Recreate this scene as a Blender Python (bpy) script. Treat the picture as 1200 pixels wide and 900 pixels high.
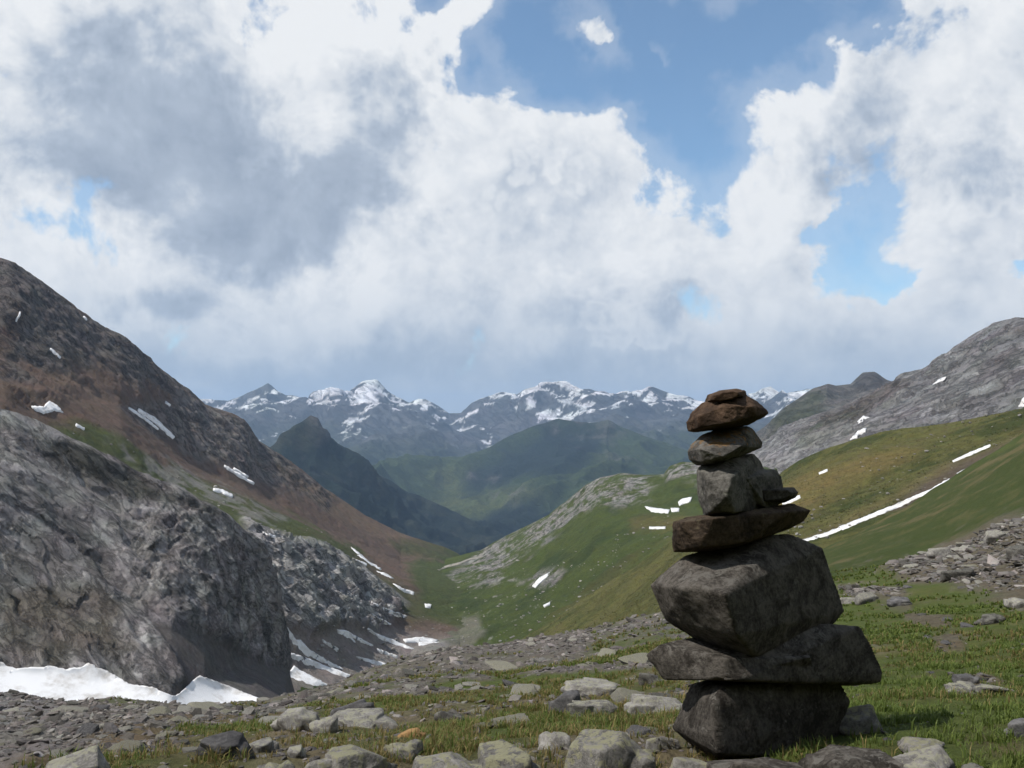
import bpy, bmesh, math, random
import numpy as np
from mathutils import Vector, Matrix
from mathutils.bvhtree import BVHTree
from mathutils.geometry import delaunay_2d_cdt

# ------------------------------------------------------------------ scene, camera, light
for o in list(bpy.data.objects):
    bpy.data.objects.remove(o)
scene = bpy.context.scene
COL = scene.collection
CZ = 1.10                       # eye height above the foot of the cairn
FPX = 1000.0                    # focal length in pixels of the 1200 px wide photograph
PITCH = math.radians(2.86)      # camera tilted slightly up

cam_d = bpy.data.cameras.new('camera')
cam_d.sensor_width = 36.0
cam_d.lens = 36.0 * FPX / 1200.0
cam_d.clip_start = 0.05
cam_d.clip_end = 90000.0
cam = bpy.data.objects.new('camera', cam_d)
COL.objects.link(cam)
cam.location = (0, 0, CZ)
cam.rotation_euler = (math.pi / 2 + PITCH, 0, 0)
scene.camera = cam

SUN_EL = math.radians(54)
SUN_AZ = math.atan2(-0.93, -0.34)          # from +Y towards +X
sun_vec = Vector((math.sin(SUN_AZ) * math.cos(SUN_EL), math.cos(SUN_AZ) * math.cos(SUN_EL), math.sin(SUN_EL)))
sun_d = bpy.data.lights.new('sun', 'SUN')
sun_d.energy = 5.0
sun_d.angle = math.radians(0.53)
sun_d.color = (1.0, 0.955, 0.89)
sun = bpy.data.objects.new('sun', sun_d)
COL.objects.link(sun)
sun.location = (-30, 10, 60)
sun.rotation_euler = sun_vec.to_track_quat('Z', 'Y').to_euler()

scene.render.engine = 'CYCLES'
scene.view_settings.view_transform = 'Standard'
scene.view_settings.look = 'None'
scene.view_settings.exposure = 0.0
scene.view_settings.gamma = 1.0
scene.view_settings.use_curve_mapping = False
scene.cycles.use_adaptive_sampling = True
scene.cycles.adaptive_threshold = 0.03
scene.cycles.volume_bounces = 0
scene.cycles.max_bounces = 6
scene.cycles.diffuse_bounces = 2

# ------------------------------------------------------------------ pixel -> direction helpers
CP, SP = math.cos(PITCH), math.sin(PITCH)
def px_dir(u, v):
    x = (np.asarray(u, float) - 600.0) / FPX
    y = (450.0 - np.asarray(v, float)) / FPX
    return np.stack([x, CP - y * SP, SP + y * CP], -1)
def az_te(u, v):
    d = px_dir(u, v)
    return np.arctan2(d[..., 0], d[..., 1]), d[..., 2] / np.hypot(d[..., 0], d[..., 1])
def to_px(P):
    P = np.asarray(P)
    x, y, z = P[..., 0], P[..., 1], P[..., 2] - CZ
    f = y * CP + z * SP
    up = -y * SP + z * CP
    f = np.where(f < 1e-3, 1e-3, f)
    return 600 + FPX * x / f, 450 - FPX * up / f

# ------------------------------------------------------------------ sky: Nishita with broken cumulus
world = bpy.data.worlds.new('World')
scene.world = world
world.use_nodes = True
world.cycles.sampling_method = "MANUAL"
world.cycles.sample_map_resolution = 256
wt = world.node_tree
wt.nodes.clear()

class NG:
    """small helper to write node maths"""
    def __init__(self, tree): self.t = tree
    def n(self, typ, **kw):
        nd = self.t.nodes.new(typ)
        for k, v in kw.items(): setattr(nd, k, v)
        return nd
    def put(self, sock, val):
        if isinstance(val, bpy.types.NodeSocket): self.t.links.new(val, sock)
        elif val is not None: sock.default_value = val
    def m(self, op, a, b=None, c=None, clamp=False):
        nd = self.n('ShaderNodeMath', operation=op, use_clamp=clamp)
        for i, x in enumerate((a, b, c)):
            if x is not None: self.put(nd.inputs[i], x)
        return nd.outputs[0]
    def v(self, op, a, b=None, out=0, scale=None):
        nd = self.n('ShaderNodeVectorMath', operation=op)
        self.put(nd.inputs[0], a)
        if b is not None: self.put(nd.inputs[1], b)
        if scale is not None: self.put(nd.inputs['Scale'], scale)
        return nd.outputs[out]
    def noise(self, vec, scale, detail=6, rough=0.55, lac=2.0, dist=0.0, out=0):
        nd = self.n('ShaderNodeTexNoise')
        nd.noise_dimensions = '3D'
        self.put(nd.inputs['Vector'], vec)
        for k, x in (('Scale', scale), ('Detail', detail), ('Roughness', rough), ('Lacunarity', lac), ('Distortion', dist)):
            self.put(nd.inputs[k], x)
        return nd.outputs[out]
    def voro(self, vec, scale, feature='F1', rnd=1.0, smooth=None, out='Distance'):
        nd = self.n('ShaderNodeTexVoronoi', feature=feature)
        self.put(nd.inputs['Vector'], vec)
        self.put(nd.inputs['Scale'], scale)
        self.put(nd.inputs['Randomness'], rnd)
        if smooth is not None and 'Smoothness' in nd.inputs: self.put(nd.inputs['Smoothness'], smooth)
        return nd.outputs[out]
    def mapr(self, x, a, b, c=0.0, d=1.0, smooth=True):
        nd = self.n('ShaderNodeMapRange', interpolation_type='SMOOTHSTEP' if smooth else 'LINEAR', clamp=True)
        for i, y in enumerate((x, a, b, c, d)): self.put(nd.inputs[i], y)
        return nd.outputs[0]
    def mix(self, f, a, b, blend='MIX'):
        nd = self.n('ShaderNodeMix', data_type='RGBA', blend_type=blend)
        self.put(nd.inputs[0], f); self.put(nd.inputs[6], a); self.put(nd.inputs[7], b)
        return nd.outputs[2]

def c4(c): return (c[0], c[1], c[2], 1.0)

W = NG(wt)
tc = W.n('ShaderNodeTexCoord')
DIR = W.v('NORMALIZE', tc.outputs['Generated'])
sepd = W.n('ShaderNodeSeparateXYZ'); W.put(sepd.inputs[0], DIR)
# azimuth / elevation of the direction, so clouds have a place in the sky
AZ = W.m('ARCTAN2', sepd.outputs[0], sepd.outputs[1])
EL = W.m('ARCSINE', sepd.outputs[2])
comb = W.n('ShaderNodeCombineXYZ'); W.put(comb.inputs[0], AZ); W.put(comb.inputs[1], EL)
warpn = W.noise(DIR, 5.0, 5, 0.55, out=1)
warp2 = W.noise(DIR, 26.0, 4, 0.6, out=1)
AE = W.v('ADD', comb.outputs[0], W.v('SCALE', W.v('SUBTRACT', warpn, (0.5, 0.5, 0.5)), scale=0.15))
AE = W.v('ADD', AE, W.v('SCALE', W.v('SUBTRACT', warp2, (0.5, 0.5, 0.5)), scale=0.055))

def blobs(lst, vec=None):
    """sum of soft ellipses given as (u, v, ru, rv, weight) in photo pixels, put on the sky by direction"""
    acc = None
    for (u, v, ru, rv, w) in lst:
        a, te = az_te(u, v)
        e = math.atan(te)
        d = W.v('SUBTRACT', AE, (float(a), e, 0))
        d = W.v('MULTIPLY', d, (FPX / ru * 0.9, FPX / rv * 0.95, 0))
        ln = W.v('DOT_PRODUCT', d, d, out=1)
        g = W.m('EXPONENT', W.m('MULTIPLY', ln, -0.9))
        acc = W.m('MULTIPLY', g, w) if acc is None else W.m('MULTIPLY_ADD', g, w, acc)
    return acc

gaps = blobs([
    (505, 18, 42, 22, -.8), (548, 92, 14, 34, -.55), (630, 40, 62, 50, -.8), (690, 85, 60, 52, -.75),
    (765, 45, 80, 70, -.95), (800, 150, 42, 66, -1.0), (880, 30, 110, 48, -1.0), (1030, 12, 70, 26, -.8),
    (706, 36, 40, 26, .95), (734, 56, 26, 40, .9), (700, 62, 26, 16, .6), (795, 66, 13, 18, 1.2), (820, 42, 22, 10, .6), (745, 140, 20, 14, .5), (543, 30, 24, 26, .55), (1085, 10, 16, 14, .5),
    (992, 300, 32, 50, -.85), (945, 258, 30, 13, -.6), (1048, 346, 26, 15, -.75), (1192, 315, 18, 12, -.7),
    (35, 245, 62, 32, -.40), (95, 285, 26, 24, -.36), (940, 120, 90, 60, .25), (640, 190, 90, 70, .25),
    (230, 110, 240, 110, .38), (1150, 120, 90, 110, .35), (420, 250, 140, 90, .25), (30, 60, 80, 80, .2),
])
COVN = W.noise(DIR, 9.0, 8, 0.60, 2.1, 0.25)
PUFF = W.voro(W.v('ADD', DIR, W.v('SCALE', warpn, scale=0.06)), 22.0, 'SMOOTH_F1', 1.0, 0.6)
LOW = W.mapr(EL, math.radians(2), math.radians(24), .35, 0.0)
def field(extra=0.0):
    return None
Dn = W.m('MULTIPLY', W.m('SUBTRACT', COVN, 0.5), 2.1)
Dp = W.m('MULTIPLY', W.m('SUBTRACT', 0.45, PUFF), 0.5)
# broken cumulus all round; unseen cover overhead thinned to lower the sky light
DD = W.m('ADD', W.m('ADD', W.m('ADD', Dn, Dp), gaps), W.m('ADD', LOW, W.mapr(EL, math.radians(27), math.radians(62), 0.36, -0.10)))
ALPHA = W.m('MAXIMUM', W.mapr(DD, 0.0, 0.34), W.mapr(DD, -0.6, 0.05, 0.03, 0.22))
# shading of the far cloud bank: soft grey hollows, bright sunward puffs
grey = blobs([
    (640, 225, 70, 60, .30), (250, 425, 170, 30, .45), (480, 445, 230, 34, .40), (760, 415, 150, 30, .35),
    (650, 330, 80, 40, .16), (1000, 425, 90, 22, .2), (1150, 250, 70, 60, .2),
    (400, 40, 110, 45, -.2), (500, 110, 50, 70, -.2), (590, 60, 40, 40, -.2), (930, 90, 70, 40, -.2), (220, 438, 60, 10, -.4), (850, 425, 60, 10, -.25),
])
OFFD = W.v('ADD', DIR, (-0.020, 0.0, 0.030))
PUFF2 = W.voro(W.v('ADD', DIR, W.v('SCALE', W.noise(DIR, 18.0, 3, .6, out=1), scale=0.05)), 52.0, 'SMOOTH_F1', 1.0, 0.5)
COV2 = W.noise(OFFD, 9.0, 8, 0.60, 2.1, 0.25)
SLOPE = W.m('SUBTRACT', COV2, COVN)
PUFFS = W.m('ADD', W.m('MULTIPLY', W.m('SUBTRACT', PUFF, 0.4), 0.22), W.m('MULTIPLY', W.m('SUBTRACT', PUFF2, 0.4), 0.22))
SH = W.m('ADD', W.m('MULTIPLY', W.m('SUBTRACT', W.noise(DIR, 5.0, 4, 0.5), 0.5), 0.35), grey)
SH = W.m('MULTIPLY_ADD', SLOPE, 1.7, SH)
SH = W.m('ADD', SH, PUFFS)
SH = W.m('ADD', SH, W.mapr(DD, 0.1, 0.9, -0.16, 0.02))
SHC = W.mapr(SH, -0.16, 0.95, smooth=False)
# nearer clouds with grey undersides and a crisp bright rim stand in front of the bank
nearf = blobs([
    (60, 110, 150, 105, .9), (190, 110, 90, 95, .7), (360, 245, 135, 70, 1.05), (450, 160, 70, 85, .8), (320, 300, 80, 40, .5), (120, 200, 90, 40, .35),
    (185, 345, 75, 24, .75), (290, 385, 40, 16, .5), (640, 215, 60, 70, .5), (805, 345, 70, 50, .65), (720, 380, 60, 20, .4), (1010, 160, 60, 95, .7), (1120, 220, 80, 60, .75), (1160, 110, 50, 70, .45), (930, 200, 60, 50, .4),
])
FN = W.m('ADD', W.m('MULTIPLY', W.m('SUBTRACT', COV2, 0.5), 1.5), W.m('MULTIPLY', W.m('SUBTRACT', 0.42, PUFF2), 0.42))
wide = W.m('MULTIPLY', W.m('SUBTRACT', W.noise(DIR, 3.2, 3, .5), .5), W.mapr(EL, math.radians(24), math.radians(40), .35, 1.3))
FD = W.m('ADD', W.m('ADD', nearf, FN), W.m('ADD', wide, -0.36))
FA = W.m('MULTIPLY', W.mapr(FD, 0.0, 0.20), W.mapr(DD, 0.0, 0.25))
FS = W.m('ADD', W.mapr(FD, 0.02, 0.75, 0.0, 0.72, smooth=False), W.m('ADD', W.m('MULTIPLY', SLOPE, 1.0), W.m('MULTIPLY', PUFFS, .7)))
SHT = W.n('ShaderNodeMix', data_type='FLOAT'); W.put(SHT.inputs[0], FA); W.put(SHT.inputs[2], SHC); W.put(SHT.inputs[3], W.mapr(FS, 0.0, 1.0, 0.0, 1.0, smooth=False))
ramp = W.n('ShaderNodeValToRGB')
W.put(ramp.inputs[0], SHT.outputs[0])
els = ramp.color_ramp.elements
els[0].position = 0.0; els[0].color = (0.87, 0.89, 0.91, 1)
els[1].position = 1.0; els[1].color = (0.31, 0.375, 0.475, 1)
e = els.new(0.30); e.color = (0.71, 0.75, 0.80, 1)
e = els.new(0.62); e.color = (0.46, 0.53, 0.63, 1)
HZ = W.mapr(EL, math.radians(0), math.radians(11), 0.80, 0.0)
CLOUD = W.mix(HZ, ramp.outputs[0], (0.42, 0.515, 0.625, 1))
sky = W.n('ShaderNodeTexSky', sky_type='NISHITA', sun_disc=False, sun_elevation=SUN_EL, sun_rotation=SUN_AZ,
          altitude=800.0, air_density=1.0, dust_density=0.6, ozone_density=1.0)
bg1 = W.n('ShaderNodeBackground'); W.put(bg1.inputs[0], W.v('MULTIPLY', sky.outputs[0], (0.90, 1.05, 1.06))); bg1.inputs[1].default_value = 0.15
bg2 = W.n('ShaderNodeBackground'); W.put(bg2.inputs[0], CLOUD); bg2.inputs[1].default_value = 1.0
ms = W.n('ShaderNodeMixShader'); W.put(ms.inputs[0], ALPHA)
wt.links.new(bg1.outputs[0], ms.inputs[1]); wt.links.new(bg2.outputs[0], ms.inputs[2])
wo = W.n('ShaderNodeOutputWorld'); wt.links.new(ms.outputs[0], wo.inputs[0])

scene.cycles.use_denoising = True

# ------------------------------------------------------------------ numpy noise
_rs = np.random.RandomState(7)
_G = _rs.normal(size=(256, 3)).astype(np.float32)
_G /= np.linalg.norm(_G, axis=1)[:, None]
_PERM = _rs.permutation(256).astype(np.int32)
_PERM = np.concatenate([_PERM, _PERM, _PERM])
def pnoise(p, seed=0):
    p = np.asarray(p, np.float64)
    sh = p.shape[:-1]
    p = p.reshape(-1, 3) + np.array([seed * 17.31, seed * 9.77, seed * 5.13])
    i0 = np.floor(p).astype(np.int64)
    f = (p - i0).astype(np.float32)
    i0 = (i0 & 255).astype(np.int32)
    w = f * f * f * (f * (f * 6 - 15) + 10)
    out = np.zeros(len(p), np.float32)
    for dx in (0, 1):
        wx = w[:, 0] if dx else 1 - w[:, 0]
        hx = _PERM[(i0[:, 0] + dx) & 255]
        for dy in (0, 1):
            wxy = wx * (w[:, 1] if dy else 1 - w[:, 1])
            hy = _PERM[hx + ((i0[:, 1] + dy) & 255)]
            for dz in (0, 1):
                h = _PERM[hy + ((i0[:, 2] + dz) & 255)]
                g = _G[h]
                d = g[:, 0] * (f[:, 0] - dx) + g[:, 1] * (f[:, 1] - dy) + g[:, 2] * (f[:, 2] - dz)
                out += wxy * (w[:, 2] if dz else 1 - w[:, 2]) * d
    return (out * 1.5).reshape(sh)
def fbm(p, octv=5, gain=0.5, lac=2.03, seed=0, ridged=False):
    p = np.asarray(p, np.float64)
    a, s, tot, nrm = 1.0, 1.0, 0.0, 0.0
    for k in range(octv):
        n = pnoise(p * s, seed + k * 3)
        if ridged: n = 1 - 2 * np.abs(n)
        tot = tot + a * n
        nrm += a
        a *= gain; s *= lac
    return tot / nrm
def blocks(p, seed=0):
    """angular blocks: each cell of a jittered lattice gets its own height"""
    sh = p.shape[:-1]
    p = np.asarray(p, np.float32).reshape(-1, 3) + np.float32(seed * 3.7)
    i0 = np.floor(p).astype(np.int32); f = p - i0
    best = np.full(len(p), 1e9, np.float32); val = np.zeros(len(p), np.float32)
    for dx in (-1, 0, 1):
        hx = _PERM[(i0[:, 0] + dx) & 255]
        for dy in (-1, 0, 1):
            hy = _PERM[hx + ((i0[:, 1] + dy) & 255)]
            for dz in (-1, 0, 1):
                h = _PERM[hy + ((i0[:, 2] + dz) & 255)]
                g = _G[h]
                d = (f[:, 0] - dx - .5 - g[:, 0] * .45) ** 2 + (f[:, 1] - dy - .5 - g[:, 1] * .45) ** 2 + (f[:, 2] - dz - .5 - g[:, 2] * .45) ** 2
                # a sloping top per cell keeps the faces tilted
                v_ = h.astype(np.float32) / 127.5 - 1 + 1.2 * (g[:, 2] * (f[:, 0] - dx - .5) + g[:, 0] * (f[:, 1] - dy - .5) + g[:, 1] * (f[:, 2] - dz - .5))
                k = d < best
                best = np.where(k, d, best); val = np.where(k, v_, val)
    return val.reshape(sh)
def sstep(a, b, x):
    t = np.clip((x - a) / (b - a), 0, 1)
    return t * t * (3 - 2 * t)
def in_poly(u, v, poly):
    """signed distance in pixels, positive inside"""
    poly = np.asarray(poly, float)
    sh = u.shape
    u = u.ravel(); v = v.ravel()
    inside = np.zeros(len(u), bool)
    d2 = np.full(len(u), 1e18)
    n = len(poly)
    for i in range(n):
        x1, y1 = poly[i]; x2, y2 = poly[(i + 1) % n]
        c = ((y1 > v) != (y2 > v))
        with np.errstate(divide='ignore', invalid='ignore'):
            xi = (x2 - x1) * (v - y1) / (y2 - y1 if y2 != y1 else 1e-9) + x1
        inside ^= c & (u < xi)
        L = (x2 - x1) ** 2 + (y2 - y1) ** 2 + 1e-9
        t = np.clip(((u - x1) * (x2 - x1) + (v - y1) * (y2 - y1)) / L, 0, 1)
        d2 = np.minimum(d2, (u - x1 - t * (x2 - x1)) ** 2 + (v - y1 - t * (y2 - y1)) ** 2)
    d = np.sqrt(d2)
    return np.where(inside, d, -d).reshape(sh)

# ------------------------------------------------------------------ materials
def new_mat(name):
    m = bpy.data.materials.new(name)
    m.use_nodes = True
    t = m.node_tree
    b = t.nodes['Principled BSDF']
    return m, NG(t), b

def terrain_mat(name, unit, bump=1.0, contrast=0.5, rough=0.95, cracks=0.5, dip=-.714):
    """colour comes from what the ground is made of (attribute), grain and relief from noise; unit = metres of the coarse grain"""
    m, g, b = new_mat(name)
    at = g.n('ShaderNodeAttribute', attribute_name='Col')
    pos = g.n('ShaderNodeNewGeometry').outputs['Position']
    rockm = at.outputs['Alpha']
    n1 = g.noise(pos, 1.0 / unit, 9, 0.62, 2.1, 0.4)
    rl0 = g.n('ShaderNodeVectorRotate', rotation_type='EULER_XYZ'); g.put(rl0.inputs['Vector'], pos); rl0.inputs['Rotation'].default_value = (0.1, dip, 0.1)
    pst = g.v('MULTIPLY', rl0.outputs[0], (.65, 1.0, 1.8))
    n2 = g.noise(pst, 3.3 / unit, 7, 0.68, 2.2, 0.8)
    rl = g.n('ShaderNodeVectorRotate', rotation_type='EULER_XYZ'); g.put(rl.inputs['Vector'], pos); rl.inputs['Rotation'].default_value = (0.1, dip, 0.1)
    pdip = g.v('MULTIPLY', rl.outputs[0], (.5, .9, 1.9))
    vr = g.m('ABSOLUTE', g.m('SUBTRACT', g.noise(pdip, 1.1 / unit, 6, .62, 2.1, .5), .5))
    crack = g.mapr(vr, 0.0, 0.07)
    val = g.m('ADD', g.m('MULTIPLY', g.m('SUBTRACT', n1, .5), contrast * 1.6), g.m('MULTIPLY', g.m('SUBTRACT', n2, .5), contrast * 2.0))
    n5 = g.noise(pos, 15.0 / unit, 4, .65)
    val = g.m('MULTIPLY_ADD', g.m('SUBTRACT', n5, .5), contrast * 1.5, val)
    mul = g.m('ADD', 1.0, val)
    ck = g.m('MULTIPLY', g.m('SUBTRACT', 1.0, crack), g.m('MULTIPLY', rockm, cracks))
    mul = g.m('MAXIMUM', g.m('MULTIPLY', mul, g.m('SUBTRACT', 1.0, ck)), 0.25)
    col = g.v('SCALE', at.outputs['Color'], scale=mul)
    tint = g.noise(pos, 0.6 / unit, 4, 0.5, out=1)
    col = g.mix(0.10, col, g.v('MULTIPLY', col, g.v('SCALE', tint, scale=2.0)))
    g.put(b.inputs['Base Color'], col)
    b.inputs['Roughness'].default_value = rough
    b.inputs['Specular IOR Level'].default_value = 0.08
    h = g.m('ADD', g.m('MULTIPLY_ADD', n5, 0.12, g.m('MULTIPLY', n2, 0.7)), g.m('ADD', g.m('MULTIPLY', n1, 0.6), g.m('MULTIPLY', crack, g.m('MULTIPLY', rockm, 0.22 * cracks * 2))))
    bp = g.n('ShaderNodeBump'); bp.inputs['Distance'].default_value = unit * 0.40 * bump
    bp.inputs['Strength'].default_value = 0.9
    g.put(bp.inputs['Height'], h)
    g.put(b.inputs['Normal'], bp.outputs[0])
    return m

def snow_mat():
    m, g, b = new_mat('snow_material')
    pos = g.n('ShaderNodeNewGeometry').outputs['Position']
    n = g.noise(pos, 0.12, 7, 0.65)
    g.put(b.inputs['Base Color'], g.mix(g.mapr(n, 0.46, 0.70), (0.70, 0.70, 0.705, 1), (0.44, 0.415, 0.385, 1)))
    b.inputs['Roughness'].default_value = 0.7
    b.inputs['Specular IOR Level'].default_value = 0.2
    bp = g.n('ShaderNodeBump'); bp.inputs['Distance'].default_value = 0.5; bp.inputs['Strength'].default_value = 0.5
    g.put(bp.inputs['Height'], n); g.put(b.inputs['Normal'], bp.outputs[0])
    return m
SNOW = snow_mat()

# ------------------------------------------------------------------ mesh helpers
def mesh_obj(name, verts, faces_flat, nper, mat, parent=None, smooth=True, col=None):
    me = bpy.data.meshes.new(name)
    verts = np.asarray(verts, np.float32).reshape(-1, 3)
    faces_flat = np.asarray(faces_flat, np.int32).ravel()
    nf = len(faces_flat) // nper
    me.vertices.add(len(verts)); me.vertices.foreach_set('co', verts.ravel())
    me.loops.add(len(faces_flat)); me.loops.foreach_set('vertex_index', faces_flat)
    me.polygons.add(nf)
    me.polygons.foreach_set('loop_start', np.arange(nf, dtype=np.int32) * nper)
    me.polygons.foreach_set('use_smooth', np.full(nf, smooth))
    me.update(calc_edges=True)
    if col is not None:
        a = me.attributes.new('Col', 'FLOAT_COLOR', 'POINT')
        a.data.foreach_set('color', np.asarray(col, np.float32).ravel())
    me.materials.append(mat)
    o = bpy.data.objects.new(name, me)
    COL.objects.link(o)
    if parent: o.parent = parent
    return o
def tag(o, label=None, category=None, group=None, kind=None):
    if label: o['label'] = label
    if category: o['category'] = category
    if group: o['group'] = group
    if kind: o['kind'] = kind
    return o

# ------------------------------------------------------------------ terrain sheets
class Sheet: pass
def grid_normals(P):
    a = np.gradient(P, axis=0); b = np.gradient(P, axis=1)
    n = np.cross(a, b)
    n /= np.linalg.norm(n, axis=-1, keepdims=True) + 1e-12
    n *= np.where(n[..., 2:3] < 0, -1, 1)
    return n
def sheet(name, lines, th, amps, paint, mat, density=0.75, smooth_it=6, back=(0.25, 0.20), pinridge=0.45, minseg=8, world_lines=None, disp_fn=None):
    """A piece of terrain. lines: polylines from near to far, each a list of (u, v, distance); the last one is the ridge.
    Each azimuth gets a profile through them; relief is added along the surface normal."""
    R, Z = [], []
    for ln in lines:
        w = [q for q in ln if isinstance(q[0], str)]
        pq = [q for q in ln if not isinstance(q[0], str)]
        az, te, r = [], [], []
        if pq:
            A = np.array(pq, float)
            a_, t_ = az_te(A[:, 0], A[:, 1])
            az += list(a_); te += list(t_); r += list(A[:, 2])
        for q in w:
            az.append(math.radians(q[1])); r.append(q[2]); te.append((q[3] - CZ) / q[2])
        o = np.argsort(az)
        az = np.array(az)[o]; te = np.array(te)[o]; r = np.array(r)[o]
        rr = np.exp(np.interp(th, az, np.log(r))); tt = np.interp(th, az, te)
        R.append(rr); Z.append(tt * rr + CZ)
    nridge = len(lines) - 1
    if back:
        R.append(R[-1] * (1 + back[0])); Z.append(Z[-1] - R[nridge] * back[1])
    R = np.array(R).T; Z = np.array(Z).T            # (nth, K)
    infr = np.abs(th) < math.radians(34)
    cols_r, cols_z, ridge_i = [], [], 0
    K = R.shape[1]
    for k in range(K - 1):
        u0, v0 = to_px(np.stack([R[:, k] * np.sin(th), R[:, k] * np.cos(th), Z[:, k]], -1))
        u1, v1 = to_px(np.stack([R[:, k + 1] * np.sin(th), R[:, k + 1] * np.cos(th), Z[:, k + 1]], -1))
        L = np.abs(np.clip(v1, 200, 925) - np.clip(v0, 200, 925))[infr]        # what lies below the frame needs no fine mesh
        n = int(np.clip(np.percentile(L, 85) * density, minseg, 400))
        if k >= nridge: n = minseg
        t = np.arange(n) / n
        # near-far spacing even in the logarithm of distance
        lr = np.log(R[:, k])[:, None] * (1 - t) + np.log(R[:, k + 1])[:, None] * t
        rr = np.exp(lr)
        f = (rr - R[:, k][:, None]) / (R[:, k + 1] - R[:, k] + 1e-9)[:, None]
        f = np.where(np.abs(R[:, k + 1] - R[:, k])[:, None] < 0.02 * R[:, k][:, None], t[None, :], f)
        cols_r.append(rr); cols_z.append(Z[:, k][:, None] * (1 - f) + Z[:, k + 1][:, None] * f)
        if k == nridge - 1: ridge_i = sum(c.shape[1] for c in cols_r)
    cols_r.append(R[:, -1:]); cols_z.append(Z[:, -1:])
    r = np.concatenate(cols_r, 1); z = np.concatenate(cols_z, 1)
    pin = np.ones(r.shape[1]); pin[0] = pin[-1] = 0
    if ridge_i:
        idx = np.arange(r.shape[1]); pin *= np.clip(np.abs(idx - ridge_i) / 8.0, 0, 1)
    for _ in range(smooth_it):
        for arr in (r, z):
            sm = arr.copy(); sm[:, 1:-1] = (arr[:, :-2] + 2 * arr[:, 1:-1] + arr[:, 2:]) / 4
            arr += (sm - arr) * pin[None, :]
    P = np.stack([r * np.sin(th)[:, None], r * np.cos(th)[:, None], z], -1)
    u, v = to_px(P)
    N = grid_normals(P)
    damp = np.ones(r.shape[1])
    if ridge_i: damp = 1 - (1 - pinridge) * np.exp(-(np.arange(r.shape[1]) - ridge_i) ** 2 / 40.0)
    D = np.zeros(r.shape)
    if disp_fn is not None: D = disp_fn(P, u, v, r, N)
    for (wl, amp, octv, ridged, seed) in amps:
        D = D + amp * fbm(P / wl, octv, seed=seed, ridged=ridged)
    P = P + N * (D * damp[None, :])[..., None]
    N2 = grid_normals(P)
    col = paint(u, v, P, N2, r)
    nt, ns = r.shape
    i = np.arange(nt - 1)[:, None] * ns + np.arange(ns - 1)[None, :]
    F = np.stack([i, i + ns, i + ns + 1, i + 1], -1).reshape(-1, 4)
    o = mesh_obj(name, P, F, 4, mat, col=col)
    tag(o, kind='structure')
    s = Sheet(); s.obj = o; s.P = P; s.u = u; s.v = v; s.r = r; s.N = N2; s.col = col; s.F = F; s.th = th
    s._bvh = None
    return s
def bvh_of(s):
    if s._bvh is None:
        s._bvh = BVHTree.FromPolygons(s.P.reshape(-1, 3).tolist(), s.F.tolist())
    return s._bvh
def hit(s, u, v):
    d = px_dir(u, v)
    loc, nor, idx, dist = bvh_of(s).ray_cast(Vector((0, 0, CZ)), Vector(d).normalized())
    return loc, nor
def angs(u0, u1, n):
    a0 = math.atan((u0 - 600) / FPX); a1 = math.atan((u1 - 600) / FPX)
    return np.linspace(a0, a1, n)
def lerp3(c, new, m):
    return c * (1 - m[..., None]) + np.asarray(new, np.float64)[..., :] * m[..., None]

DIP = np.array([[.755, .08, -.65], [.65, .0, .76], [-.05, 1., 0.]])       # direction of the rock beds
# base colours of the ground (linear albedo)
LIME = (.235, .225, .215); LIMEP = (.34, .325, .305); DROCK = (.105, .098, .094); SCREE = (.125, .115, .108)
BROWN = (.125, .088, .066); RUST = (.150, .090, .060); GRASS = (.060, .076, .020); GRASSD = (.030, .044, .014); GOLD = (.135, .104, .040)
FOREST = (.014, .022, .016); DIRT = (.105, .083, .066)

def base(u, c):
    return np.broadcast_to(np.asarray(c, np.float64), u.shape + (3,)).copy()
def pm(u, v, poly, soft, nz):
    """mask of an area (pixels of the photograph) with a ragged edge"""
    return sstep(-soft, soft, in_poly(u, v, poly) + nz * soft * 2.2)
def fin(c, rock):
    return np.concatenate([np.clip(c, 0.003, 0.9), np.clip(rock, 0, 1)[..., None]], -1)

def ridges(wl, amp, seed, wl2, amp2):
    """branching ridges and gullies with a sharp crest, finer crags on top"""
    def f(P, u, v, r, N):
        Q = P * np.array([1, 1, .35])
        wx = fbm(Q / wl, 3, seed=seed + 40)[..., None] * np.array([.5, .35, 0]) * wl
        n = 1 - np.abs(pnoise((Q + wx) / wl, seed)) * 2.2
        m = 1 - np.abs(pnoise((Q + wx * .6) / (wl * .43), seed + 5)) * 2.2
        k = 1 - np.abs(pnoise((Q + wx * .3) / (wl * .2), seed + 9)) * 2.2
        rid = .55 * n + .30 * m * np.clip(n + .4, 0, 1.3) + .18 * k
        return amp * (rid - .45) + amp2 * fbm(P / wl2, 5, .58, seed=seed + 13, ridged=True)
    return f
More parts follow.
